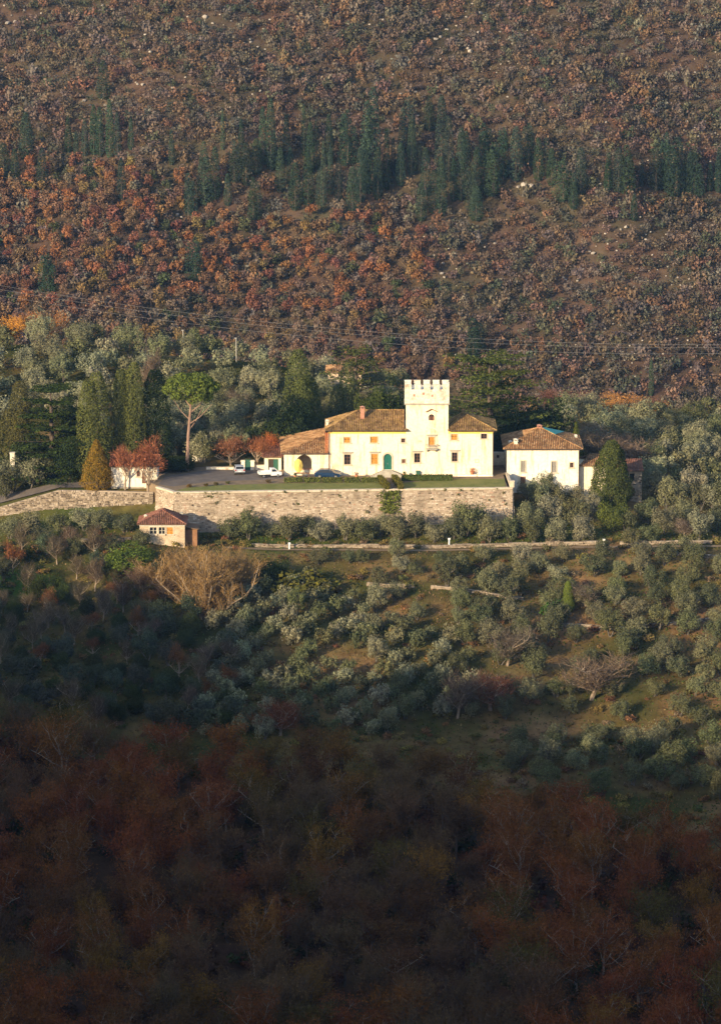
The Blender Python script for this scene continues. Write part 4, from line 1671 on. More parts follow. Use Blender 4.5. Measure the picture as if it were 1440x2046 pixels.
def make_cypress(seed, Hh, Wd, n, leaf, kind, spires=1, sharp=1.0, base=.03, amp=.15, slim=.66):
    """column of upward-pointing sprays; spires > 1 gives a broad, many-tipped crown"""
    g = np.random.default_rng(seed)
    m = MB()
    m.tube([(0, 0, -.5), (0, 0, Hh * .5)], [Wd * .07 + .08, .05], 6, False)
    Vl = []
    cs = [(0, 0, Hh, Wd)] if spires == 1 else []
    if spires > 1:
        for k in range(spires):
            a = k * 2.4 + g.uniform(0, 1)
            rr = Wd * .24 * (k > 0)
            cs.append((rr * math.cos(a), rr * math.sin(a), Hh * (1 if k == 0 else g.uniform(.68, .95)), Wd * slim * (1 if k else 1.08)))
    for (cx, cy, h, wd) in cs:
        k = int(n / len(cs))
        f = g.uniform(base, 1.0, k) ** 1.15
        a = g.uniform(0, 6.283, k)
        prof = np.where(f < .2, np.sqrt(np.clip((f + .03) / .2, 0, 1)), np.power(np.clip(1 - (f - .2) / .805, 0, 1), .62 * sharp)) * .5
        ph = g.uniform(0, 6.28, 6)
        zz = f * h
        lump = .5 * np.sin(a * 3 + zz * 1.1 + ph[0]) + .5 * np.sin(a * 5 - zz * 1.9 + ph[1]) + .45 * np.sin(zz * 3.1 + a * 2 + ph[2]) + .35 * np.sin(a * 9 + zz * 4.3 + ph[3])
        r = wd * prof * (1 + amp * lump) * np.power(g.uniform(.45, 1.0, k), .3) + .04
        P = np.stack([cx + r * np.cos(a), cy + r * np.sin(a), zz + g.normal(size=k) * .12], 1)
        lean = .25 + .5 * f
        N = unit(np.stack([np.cos(a), np.sin(a), lean + 2.3 * amp * lump], 1))
        Vl.append(leaves(P, N, leaf, g, .68, .5, .1))
    V = np.concatenate(Vl)
    cr = np_mesh(kind + '_crown', V, quads(len(V) // 4), None, 'needle')
    proto(kind, m.mesh(kind + '_trunk', 'bark'), cr, Hh)


def make_cedar(seed, Hh, Wd, kind='cedar', tiers=9, n=5200, leaf=.36, top=.16, low=.12, gap=.35):
    g = np.random.default_rng(seed)
    m = MB()
    m.tube([(0, 0, -.5), (.1, 0, Hh * .4), (0, .1, Hh * .8), (0, 0, Hh * .97)], [.42, .32, .16, .05], 7, False)
    lob = []
    tot = tiers * 7
    for t in range(tiers):
        f = low + (1 - low) * t / (tiers - 1)
        z = Hh * f * .97
        rmax = Wd * .5 * (top + (1 - top) * (1 - ((f - low) / (1 - low)) ** 1.6))
        for k in range(7):
            a = k * 6.283 / 7 + t * .9 + g.uniform(-.35, .35)
            L = rmax * g.uniform(.55, 1.08)
            zz = z + g.uniform(-.25, .25)
            p = limb(m, (0, 0, zz - L * .12), (math.cos(a), math.sin(a), .18), L, .10, .03, g, .12, 4, 2, .0)
            if g.random() < gap * .35:
                continue
            for (fr, sc) in ((.2, .6), (.45, .75), (.75, .9), (1.0, .7)):
                q = Vector((0, 0, zz - L * .12)).lerp(p[-1], fr)
                s = (.32 * L * sc + .45) * g.uniform(.8, 1.15)
                lob.append(((q.x, q.y, q.z + .15), (s, s, .16 + .08 * s), int(n / tot / 4 * (.6 + s * .45))))
    V = lobes_cloud(lob, g, leaf, .6, .55, .3, .6)
    cr = np_mesh(kind + '_crown', V, quads(len(V) // 4), None, 'needle')
    proto(kind, m.mesh(kind + '_trunk', 'bark'), cr, Hh)


def make_pine(seed):
    """umbrella pine: bare leaning trunk, rising limbs, flat dome of needle clumps"""
    g = np.random.default_rng(seed)
    m = MB()
    m.tube([(-.35, 0, -.4), (-.25, 0, 2.2), (-.1, 0, 5.0), (.25, 0, 8.2), (.45, 0, 10.2)], [.34, .27, .23, .17, .10], 8, False)
    for (z, x, ex, ez, ey) in ((5.6, -.05, 2.2, 8.6, .6), (7.0, .1, -2.6, 9.9, -.4), (7.8, .2, 3.4, 10.6, .4), (8.6, .3, -1.6, 10.8, 1.4), (9.0, .35, 1.6, 11.0, -1.4), (6.4, 0, 3.6, 9.0, -.8), (8.8, .3, .4, 11.2, 2.2)):
        m.tube([(x, 0, z), (x + (ex - x) * .45, ey * .4, z + (ez - z) * .35), (ex, ey, ez)], [.085, .06, .03], 6, False)
    lob = []
    for k in range(46):
        a = k * 2.4
        rr = 4.1 * math.sqrt((k + .5) / 46)
        z = 9.6 + 2.6 * math.sqrt(max(0, 1 - (rr / 4.4) ** 2)) + g.uniform(-.3, .3)
        s = g.uniform(.62, .98)
        lob.append(((.4 + rr * math.cos(a), rr * .9 * math.sin(a), z), (s, s, s * .8), 150))
    for k in range(14):
        a = k * 2.4
        lob.append(((.4 + 2.6 * math.cos(a), 2.4 * math.sin(a), 9.9 + g.uniform(-.2, .5)), (.9, .9, .5), 90))
    V = lobes_cloud(lob, g, .34, .7, .55, .6, .2)
    proto('umbrella_pine', m.mesh('umbrella_pine_trunk', 'bark_pine'), np_mesh('umbrella_pine_crown', V, quads(len(V) // 4), None, 'needle'), 12.4)


def make_bush(seed, kind='bush', Wd=2.4, Hh=1.8, n=420, leaf=.26, mat='leaf', nl=9):
    g = np.random.default_rng(seed)
    lob = [((0, 0, Hh * .42), (Wd * .36, Wd * .36, Hh * .4), n // 4)]
    for k in range(nl):
        a = k * 2.4 + g.uniform(-.4, .4)
        rr = Wd * .36 * g.uniform(.5, 1.0)
        s = Wd * g.uniform(.14, .24)
        lob.append(((rr * math.cos(a), rr * math.sin(a), Hh * g.uniform(.3, .8)), (s, s, s * 1.1), n // nl))
    V = lobes_cloud(lob, g, leaf, .68, .65, .65, .1)
    m = MB()
    for k in range(4):
        a = k * 1.6
        m.tube([(0, 0, -.3), (Wd * .2 * math.cos(a), Wd * .2 * math.sin(a), Hh * .6)], [.05, .02], 4, False)
    proto(kind, m.mesh(kind + '_stem', 'bark'), np_mesh(kind + '_crown', V, quads(len(V) // 4), None, mat), Hh)


def make_willow(seed, Hh=10.0, Wd=9.0, stems=20, nt=7000, kind='willow', nleaf=1500):
    """many-stemmed leafless crown: a rounded broom of rising, forking shoots"""
    g = np.random.default_rng(seed)
    m = MB()
    tips, dirs = [], []
    for k in range(stems):
        a = k * 2.4 + g.uniform(-.3, .3)
        s = math.sqrt((k + .5) / stems)
        lean = s * Wd * .5 / Hh * .95
        p = limb(m, (s * .9 * math.cos(a), s * .9 * math.sin(a), -.3), (lean * math.cos(a), lean * math.sin(a), 1), Hh * g.uniform(.42, .68) * (1 - .12 * s), .09, .035, g, .28, 4, 4, .08)
        for j in range(7):
            i = int(g.integers(1, len(p)))
            b = g.uniform(0, 6.28)
            q = limb(m, p[i - 1].lerp(p[i], g.uniform(.2, 1)), (math.cos(b) * .5, math.sin(b) * .5, 1), Hh * g.uniform(.16, .32), .035, .012, g, .35, 3, 3, .1)
            for w_ in range(1, 4):
                tips.append(tuple(q[w_]))
                dirs.append(tuple((q[w_] - q[w_ - 1]).normalized()))
    T, D = np.array(tips), np.array(dirs)
    i = g.integers(0, len(T), nt)
    P = T[i] - D[i] * g.uniform(0, .9, nt)[:, None] + g.normal(size=(nt, 3)) * .16
    Dn = unit(D[i] + g.normal(size=(nt, 3)) * .42 + np.array([0, 0, .15]))
    V = twigs(P, Dn, g.uniform(.4, 1.3, nt) * Hh / 10, .022, g)
    i = g.integers(0, len(T), nleaf)
    V2 = leaves(T[i] + g.normal(size=(nleaf, 3)) * .4, g.normal(size=(nleaf, 3)), .17, g, .3, .5)
    cr = np_mesh(kind + '_crown', np.concatenate([V, V2]), quads(nleaf) + nt * 3, tris(nt), 'leaf')
    proto(kind, m.mesh(kind + '_trunk', 'bark_pale'), cr, Hh)


def make_mtree(seed, kind='mountain_oak', Wd=4.2, Hh=4.6, n=300, leaf=.55, lean=0.0):
    """far tree: one mesh, lobed crown of leaf sprays over a short trunk"""
    g = np.random.default_rng(seed)
    lob = []
    for k in range(9):
        a = k * 2.4 + g.uniform(-.5, .5)
        rr = Wd * .34 * math.sqrt(g.uniform(.02, 1))
        s = Wd * g.uniform(.15, .25)
        lob.append(((rr * math.cos(a), rr * math.sin(a), Hh * g.uniform(.42, .86)), (s, s, s * 1.15), n // 9))
    V = lobes_cloud(lob, g, leaf, .68, .7, .6, .1)
    nq = len(V) // 4
    T = np.array([(-.10, 0, -.6), (.10, 0, -.6), (.04, 0, Hh * .6), (-.04, 0, Hh * .6), (0, -.10, -.6), (0, .10, -.6), (0, .04, Hh * .6), (0, -.04, Hh * .6)])
    V = np.concatenate([V, T])
    F = np.concatenate([quads(nq), np.array([[0, 1, 2, 3], [4, 5, 6, 7]]) + nq * 4])
    proto(kind, None, np_mesh(kind, V, F, None, 'leaf'), Hh)


for s_ in range(8):
    make_olive(100 + s_, 4.6 + .3 * (s_ % 3), 4.4 + .35 * (s_ % 4))
for s_ in range(9):
    make_oak(200 + s_, 8.0 + (s_ % 4) * .5, 6.4, 2700 if s_ % 3 else 1300, 900 if s_ % 3 else 2000, .225)
for s_ in range(4):
    make_oak(260 + s_, 6.5, 6.0, 130, 1900, .24, 'bare_tree')
for s_ in range(5):
    make_bush(300 + s_)
    make_bush(320 + s_, 'low_bush', n=110, leaf=.42)
    make_olive(340 + s_, n=760, leaf=.44, kind='far_olive')
for s_ in range(6):
    make_mtree(400 + s_, Wd=4.0 + .3 * (s_ % 3), Hh=4.4 + .4 * (s_ % 4))
for s_ in range(3):
    make_willow(500 + s_)
for s_ in range(3):
    make_cypress(600 + s_, 16, 2.2, 1700, .36, 'slender_cypress', 1, .7, .03, .07)
    make_cypress(610 + s_, 16, 3.2, 2400, .36, 'columnar_cypress', 1, .62, .03, .08)
    make_cypress(620 + s_, 16, 4.6, 3400, .36, 'broad_cypress', 3 + s_ % 2, .62, .03, .08, .50)
make_cypress(640, 15, 5.2, 13000, .25, 'garden_cypress', 2, .5, .03, .09)
make_cypress(641, 15, 4.0, 11000, .25, 'garden_cypress', 1, .5, .03, .09)
make_cypress(642, 13, 7.0, 15000, .28, 'great_cypress', 3, .62, .03, .10)
make_cypress(643, 10, 5.8, 9000, .25, 'conical_conifer', 1, 1.1, .0)
make_cypress(644, 10, 6.4, 17000, .28, 'conical_conifer', 1, .72, .0, .10)
make_cedar(700, 13.5, 14.0, 'cedar', 7, 11000, top=.6, low=.10, gap=.6)
make_cedar(701, 14.0, 12.0, 'cedar', 8, 12000, top=.4, low=.04, gap=.4)
make_cedar(702, 9.0, 9.0, 'cedar', 5, 2600, top=.7, low=.45)
make_pine(720)
make_bush(730, 'holm_oak', 7.0, 6.4, 6000, .26, 'needle', 22)
make_bush(731, 'holm_oak', 6.0, 5.6, 5200, .26, 'needle', 18)

TREECOUNT = {}


def plant(kind, var, loc, scale, color, name, label, cat, group=None, rz=None, sz=1.0, trunk_color=None, partname='trunk'):
    tr, cr, H_ = PROTO[kind][var % len(PROTO[kind])]
    rz = R.uniform(0, 6.28) if rz is None else rz
    if tr is None:
        o = bpy.data.objects.new(name, cr)
        COL.objects.link(o)
        o.location, o.rotation_euler, o.scale = loc, (0, 0, rz), (scale, scale, scale * sz)
        o.color = c4(color)
        return tag(o, label, cat, group, 'thing')
    o = thing(name, label, cat, loc, group, rz)
    o.scale = (scale, scale, scale * sz)
    link(partname, tr, o)
    c = link('crown', cr, o)
    c.color = c4(color)
    return o


def jit(c, a=.12, g=R):
    k = 1 + g.uniform(-a, a)
    return tuple(max(.004, x * k * (1 + g.uniform(-a * .5, a * .5))) for x in c)


def merged(name, items, mat='leaf_tint', base='bush'):
    """many copies of the meshes in one: items = (mesh, location, rotation, scale xy, scale z, colour)"""
    Vs, F4s, F3s, Ts, off = [], [], [], [], 0
    by = {}
    for it in items:
        by.setdefault(it[0].name, (it[0], []))[1].append(it)
    for me, its in by.values():
        nv = len(me.vertices)
        co = np.empty(nv * 3, np.float32)
        me.vertices.foreach_get('co', co)
        co = co.reshape(-1, 3)
        np_ = len(me.polygons)
        tot = np.empty(np_, np.int32)
        me.polygons.foreach_get('loop_total', tot)
        li = np.empty(len(me.loops), np.int32)
        me.loops.foreach_get('vertex_index', li)
        starts = np.concatenate([[0], np.cumsum(tot)[:-1]])
        q = np.stack([li[starts[tot == 4] + k] for k in range(4)], 1) if (tot == 4).any() else None
        t = np.stack([li[starts[tot == 3] + k] for k in range(3)], 1) if (tot == 3).any() else None
        n = len(its)
        a = np.array([i[2] for i in its])
        s = np.array([i[3] for i in its])
        z = np.array([i[4] for i in its])
        loc = np.array([tuple(i[1]) for i in its])
        ca, sa = np.cos(a) * s, np.sin(a) * s
        X = co[None, :, 0] * ca[:, None] - co[None, :, 1] * sa[:, None] + loc[:, 0:1]
        Y = co[None, :, 0] * sa[:, None] + co[None, :, 1] * ca[:, None] + loc[:, 1:2]
        Z = co[None, :, 2] * z[:, None] + loc[:, 2:3]
        Vs.append(np.stack([X, Y, Z], 2).reshape(-1, 3))
        Ts.append(np.repeat(np.array([i[5] for i in its]), nv, 0))
        base_ = (np.arange(n) * nv + off)[:, None, None]
        if q is not None:
            F4s.append((q[None] + base_).reshape(-1, 4))
        if t is not None:
            F3s.append((t[None] + base_).reshape(-1, 3))
        off += n * nv
    me = np_mesh(name, np.concatenate(Vs), np.concatenate(F4s) if F4s else None, np.concatenate(F3s) if F3s else None, mat, np.concatenate(Ts))
    return tag(link(name, me), kind='stuff')


def poisson(cands, dist, keep=None, limit=10 ** 9):
    """thin a list of (x, y, ...) so that no two lie closer than dist (a number or a function)"""
    out, cell = [], {}
    dmax = dist if not callable(dist) else max(dist(c) for c in cands)
    for c in cands:
        d = dist if not callable(dist) else dist(c)
        kx, ky = int(c[0] // dmax), int(c[1] // dmax)
        ok = True
        for i in (-1, 0, 1):
            for j in (-1, 0, 1):
                for o in cell.get((kx + i, ky + j), ()):
                    if (o[0] - c[0]) ** 2 + (o[1] - c[1]) ** 2 < d * d:
                        ok = False
        if ok:
            out.append(c)
            cell.setdefault((kx, ky), []).append(c)
            if len(out) >= limit:
                break
    return out


def ordinals(items, key, fmt):
    """items: dicts with px; those of one class are told apart by counting from the left"""
    cl = {}
    for it in items:
        cl.setdefault(key(it), []).append(it)
    for k, lst in cl.items():
        lst.sort(key=lambda q: q['px'])
        for i, it in enumerate(lst):
            if len(lst) == 1:
                who = 'only'
            elif i == 0:
                who = 'leftmost'
            elif i == len(lst) - 1:
                who = 'rightmost'
            else:
                who = nth(i)
            it['label'] = fmt(k, who)
# ------------------------------------------------------------------ olives
OLIVE = [(.170, .168, .095), (.130, .135, .066), (.235, .23, .145), (.105, .112, .060)]
OLIVES = []


def olive_px(px, py, width_px, zone, fn=None, tone=None, sz=1.0):
    """an olive whose foot stands on the ground under the pixel"""
    g = hit(px, py)
    d = g.y / CP
    OLIVES.append(dict(loc=g, s=width_px * d / F / (5.0 if zone == 'slope' else 4.9), zone=zone, tone=tone if tone is not None else R.choice([0, 1, 3]) if zone == 'slope' else R.randrange(4), px=px, py=py, sz=sz))


for px, py, wpx, sz in ((458, 1078, 52, 1.0), (497, 1079, 60, 1.15), (545, 1074, 40, .9), (578, 1080, 56, .95), (612, 1072, 44, 1.0), (644, 1082, 56, .95), (690, 1080, 52, 1.05), (728, 1084, 58, 1.0),
                        (762, 1070, 46, 1.0), (792, 1082, 60, .95), (833, 1076, 54, 1.15), (868, 1084, 50, .95), (905, 1078, 56, 1.1), (934, 1072, 68, 1.3), (978, 1084, 58, 1.1), (1012, 1080, 52, 1.1)):
    olive_px(px, py, wpx, 'wall', sz=sz)
for px, py, wpx in ((1052, 1066, 58), (1096, 1048, 62), (1072, 1022, 56), (1112, 1016, 54), (1146, 1050, 60), (1160, 1082, 52), (1064, 1086, 54), (1114, 1086, 52), (1250, 1062, 54), (1292, 1046, 56), (1258, 1092, 44),
                    (1326, 1070, 58), (1366, 1048, 52), (1394, 1080, 60), (1430, 1062, 54), (1180, 1036, 50), (1296, 1086, 46), (1350, 1018, 50), (1400, 1020, 54), (1320, 1004, 46), (1440, 1022, 52), (1050, 1000, 40), (1150, 1010, 44), (1090, 990, 40)):
    olive_px(px, py, wpx, 'annexe', sz=R.uniform(1.0, 1.25))
for px, py, wpx in ((720, 1125, 36), (700, 1128, 30), (800, 1147, 40), (826, 1150, 34), (884, 1132, 42), (892, 1172, 54), (966, 1122, 44), (968, 1184, 54), (1038, 1160, 46), (1042, 1122, 42), (1112, 1162, 42), (1124, 1124, 40),
                    (1186, 1152, 56), (1202, 1116, 44), (1278, 1150, 50), (1282, 1118, 40), (1386, 1142, 52), (1372, 1110, 44), (1436, 1146, 40), (638, 1128, 36)):
    olive_px(px, py, wpx, 'path', sz=R.uniform(.95, 1.15))
for px, py, wpx in ((1016, 1208, 58), (1098, 1222, 54), (1170, 1214, 52), (1228, 1208, 50), (1356, 1210, 56), (1416, 1212, 50), (1022, 1246, 56), (1098, 1284, 60), (1216, 1272, 58), (1252, 1296, 54), (1316, 1258, 56), (1372, 1268, 54), (1432, 1256, 48),
                    (1310, 1210, 44), (1044, 1296, 52), (960, 1252, 54), (920, 1220, 48), (1290, 1350, 56), (1318, 1340, 50), (1356, 1352, 50), (1412, 1330, 60), (1440, 1350, 50), (1180, 1330, 44), (1440, 1400, 52), (1390, 1390, 46), (1060, 1404, 54), (1110, 1394, 46), (1140, 1392, 40), (930, 1290, 50), (1000, 1330, 50),
                    (1276, 1520, 62), (1318, 1560, 66), (1366, 1528, 60), (1404, 1572, 56), (1432, 1530, 56), (1100, 1512, 54), (1150, 1540, 52), (1078, 1556, 48), (1180, 1510, 48), (1042, 1520, 50), (1356, 1580, 48), (1240, 1440, 46), (1400, 1450, 50), (1210, 1480, 44), (1440, 1600, 60)):
    olive_px(px, py, wpx, 'slope', sz=R.uniform(.95, 1.15))
for px, py, wpx in ((62, 1068, 60), (118, 1064, 54), (166, 1062, 56), (202, 1060, 52), (250, 1064, 48), (20, 1078, 56), (85, 1095, 50), (282, 1092, 44), (220, 1104, 46), (150, 1112, 46)):
    olive_px(px, py, wpx, 'leftterrace', sz=.9)
for px, py, wpx in ((24, 985, 66), (62, 978, 60), (95, 962, 58), (10, 1000, 56), (50, 945, 60), (120, 925, 56), (345, 905, 60), (330, 925, 46), (408, 925, 54), (395, 900, 52), (430, 905, 50), (352, 880, 50), (455, 880, 56), (418, 868, 54)):
    olive_px(px, py, wpx, 'yard', sz=1.15)

# the dense grove in the hollow, planted in slanting rows
grove = []
ca_, sa_ = math.cos(math.radians(58)), math.sin(math.radians(58))
for i in range(-40, 41):
    for j in range(-24, 25):
        u = i * 3.0 + R.uniform(-.7, .7)
        v = j * 4.3 + R.uniform(-.6, .6)
        x, y = -3 + u * ca_ + v * sa_, 535 + u * sa_ - v * ca_
        if not (500 < y < 577 and abs(x) < 50):
            continue
        z = hz(x, y)
        px, py = project(x, y, z)
        if not (395 < px < 960 and 1150 < py < 1478) or R.random() < .08:
            continue
        lim = 1150 + max(0, (px - 590)) * .45 if px > 590 else 1150 + (590 - px) * .55
        if py < lim or (px > 800 and py > 1445) or (px - 540) * -.9 + 1180 > py + 25 or y < forest_edge(np.array([x]))[0] + 2:
            continue
        grove.append((x, y, z, px, py))
for g in grove:
    OLIVES.append(dict(loc=Vector(g[:3]), s=R.uniform(.52, .76), zone='grove', tone=R.choice([0, 0, 1, 2, 2, 3]), px=g[3], py=g[4], sz=R.uniform(1.0, 1.3)))

have = [(o['loc'].x, o['loc'].y) for o in OLIVES]
cand = []
for i in range(2600):
    px, py = R.uniform(690, 1500), R.uniform(1112, 1590)
    if py < 1150 + (px < 900) * (900 - px) * .1 and R.random() < .6:
        continue
    if px < 1000 and py > 1150 + (px - 590) * .40:
        continue
    if py > 1440 and not (1000 < px and py > 1480):
        continue
    g = hit(px, py)
    if g.y < forest_edge(np.array([g.x]))[0] + 3 or min((g.x - h_[0]) ** 2 + (g.y - h_[1]) ** 2 for h_ in have) < 11.5 or abs(g.y - 580.2) < 1.8:
        continue
    cand.append((g.x, g.y, g.z, px, py))
for g in poisson(cand, 5.3):
    OLIVES.append(dict(loc=Vector(g[:3]), s=R.uniform(.6, .9), zone='slope', tone=R.choice([0, 1, 1, 3]), px=g[3], py=g[4], sz=R.uniform(.95, 1.25)))

# olives of the hill behind, left and right
def hill_points(x0, x1, y0, y1, n, cond):
    out = []
    xs = NR.uniform(x0, x1, n)
    ys = NR.uniform(y0, y1, n)
    zs = height(xs, ys)
    for x, y, z in zip(xs, ys, zs):
        px, py = project(x, y, z)
        if -60 < px < 1500 and cond(px, py, x, y):
            out.append((float(x), float(y), float(z), px, py))
    return out


def cond_left(px, py, x, y):
    if px > 800 or y < 612:
        return False
    if px < 170 and y < 640:
        return False
    if 150 < px < 340 and y < 622:
        return False
    if 530 < px < 800 and y < 632:
        return False
    return True


def cond_right(px, py, x, y):
    if px < 1120:
        return False
    if px < 1300 and y < 626:
        return False
    if 1150 < px < 1300 and y < 642:
        return False
    return y > 600


for zone, pts, sp in (('hill_left', hill_points(-70, 10, 612, 694, 5000, cond_left), 5.3), ('hill_right', hill_points(30, 76, 600, 690, 4200, cond_right), 5.1)):
    for g in poisson(pts, sp):
        OLIVES.append(dict(loc=Vector(g[:3]), s=R.uniform(.85, 1.16), zone=zone, tone=R.choice([0, 0, 2, 2, 1]), px=g[3], py=g[4], sz=R.uniform(1.0, 1.2)))

ZN = {'wall': 'in the row at the foot of the long retaining wall', 'annexe': 'in the grove below the white annexe', 'path': 'just below the footpath and its low wall', 'slope': 'on the open brown slope at the right',
      'leftterrace': 'on the terrace left of the red-roofed hut', 'yard': 'beside the yard and road left of the villa', 'grove': 'in the dense dark grove in the hollow',
      'hill_left': 'on the hill behind, left of the villa', 'hill_right': 'on the hill behind the annexe'}
TN = ['grey-green olive', 'dull green olive', 'silvery olive', 'dark olive']


def bandname(it):
    z, py = it['zone'], it['py']
    if z == 'hill_left':
        return ', near its crest' if py < 725 else (', half way up' if py < 800 else ', low on the hill')
    if z == 'hill_right':
        return ', along its crest' if py < 870 else (', half way up' if py < 930 else ', low down')
    if z == 'grove':
        return ', upper part' if py < 1270 else (', middle part' if py < 1360 else ', lower part')
    if z == 'slope':
        return ', upper part' if py < 1300 else (', middle part' if py < 1430 else ', by the dark wood')
    return ''


OLIVES.sort(key=lambda o: -o['s'] * (o['sz']) / o['loc'].y)
for o in OLIVES:
    if o['zone'] in ('wall', 'path', 'leftterrace', 'annexe', 'yard', 'slope'):
        o['pri'] = 0
    else:
        o['pri'] = 1
OLIVES.sort(key=lambda o: o['pri'])
named, rest = OLIVES[:300], OLIVES[300:]
for it in named:
    it['band'] = bandname(it)
ordinals(named, lambda it: (it['tone'], it['zone'], it['band']), lambda k, w_: f"{w_} {TN[k[0]]} {ZN[k[1]]}{k[2]}")
for i, it in enumerate(named):
    c = jit(OLIVE[it['tone']], .12)
    plant('olive', R.randrange(8), it['loc'] - Vector((0, 0, .1)), it['s'], c, 'olive_tree', it['label'], 'olive tree', 'olive trees ' + ZN[it['zone']], None, it['sz'])
if rest:
    merged('olive_grove', [(PROTO['far_olive'][R.randrange(5)][1], it['loc'], R.uniform(0, 6.28), it['s'], it['s'] * it['sz'], jit(OLIVE[it['tone']], .12)) for it in rest])

# ------------------------------------------------------------------ the dark oak wood at the bottom
cand = []
xs, ys = NR.uniform(-62, 62, 9000), NR.uniform(392, 520, 9000)
zs = height(xs, ys)
ed = forest_edge(xs)
for x, y, z, e in zip(xs, ys, zs, ed):
    if y > e:
        continue
    px, py = project(x, y, z + 7)
    if -50 < px < 1490 and py < 2090:
        cand.append((float(x), float(y), float(z), px, py))
wood = poisson(cand, 5.35)
OAKC = {'rust-brown': (0.216, 0.084, 0.024), 'dark brown': (0.140, 0.070, 0.027), 'grey-brown': (0.144, 0.086, 0.043), 'ochre': (0.224, 0.116, 0.026), 'red-brown': (0.216, 0.072, 0.024), 'mossy': (0.124, 0.086, 0.024)}
oaks = []
for g in wood:
    n = .5 + .35 * float(wob(np.array([g[0]]), np.array([g[1]]), 11.0, 7.0)[0])
    r = R.random()
    if r < .07:
        c = 'ochre'
    elif r < .15:
        c = 'mossy'
    elif n > .62:
        c = 'rust-brown' if r < .62 else 'red-brown'
    elif n < .32:
        c = 'grey-brown' if r < .7 else 'dark brown'
    else:
        c = ('rust-brown', 'dark brown', 'grey-brown', 'red-brown')[R.randrange(4)]
    oaks.append(dict(loc=Vector(g[:3]), c=c, px=g[3], py=g[4]))
oaks.sort(key=lambda o: o['loc'].y)
named, rest = oaks[:300], oaks[300:]
def wband(py):
    for lim, nm in ((1480, 'along the upper left edge of the valley wood'), (1570, 'near the top of the dark valley wood'), (1680, 'in the upper middle of the dark valley wood'), (1800, 'in the middle of the dark valley wood'), (1920, 'in the lower middle of the dark valley wood'), (9999, 'along the bottom of the dark valley wood')):
        if py < lim:
            return nm
ordinals(named, lambda it: (it['c'], wband(it['py'])), lambda k, w_: f"{w_} {k[0]} oak {k[1]}")
for it in named:
    v = R.choice([0, 3, 6]) if it['c'] == 'grey-brown' else R.choice([1, 2, 4, 5, 7, 8])
    plant('oak', v, it['loc'], R.uniform(.85, 1.15), jit(OAKC[it['c']], .15), 'oak_tree', it['label'], 'oak tree', 'oaks of the dark wood in the valley bottom', None, R.uniform(.92, 1.12))
if rest:
    merged('oak_wood', [(PROTO['oak'][R.randrange(9)][1], it['loc'], R.uniform(0, 6.28), 1.0, 1.0, jit(OAKC[it['c']], .15)) for it in rest])

# ------------------------------------------------------------------ garden and hill trees


def stand(kind, var, px, py, top_py, color, name, label, cat, wpx=None, Y=None, rz=None, group=None, partname='trunk'):
    """a tree from its foot pixel up to the pixel row of its top"""
    g = hit(px, py) if Y is None else None
    if Y is not None:
        x = at(px, py, Y).x
        g = Vector((x, Y, hz(x, Y)))
    d = ray(px, top_py)
    top = HC + d.z * (g.y / d.y)
    tr, cr, H_ = PROTO[kind][var % len(PROTO[kind])]
    sz = (top - g.z) / H_
    if wpx:
        co = np.empty(len(cr.vertices) * 3, np.float32)
        cr.vertices.foreach_get('co', co)
        wd = np.ptp(np.percentile(co.reshape(-1, 3)[:, 0], [2, 98]))
        s = wpx * (g.y / CP) / F / wd
    else:
        s = sz
    if cr.materials[0].name == 'needle':
        color = tuple(x * 1.12 for x in color)
    return plant(kind, var, g - Vector((0, 0, .1)), s, color, name, label, cat, group, rz, sz / s, partname=partname)


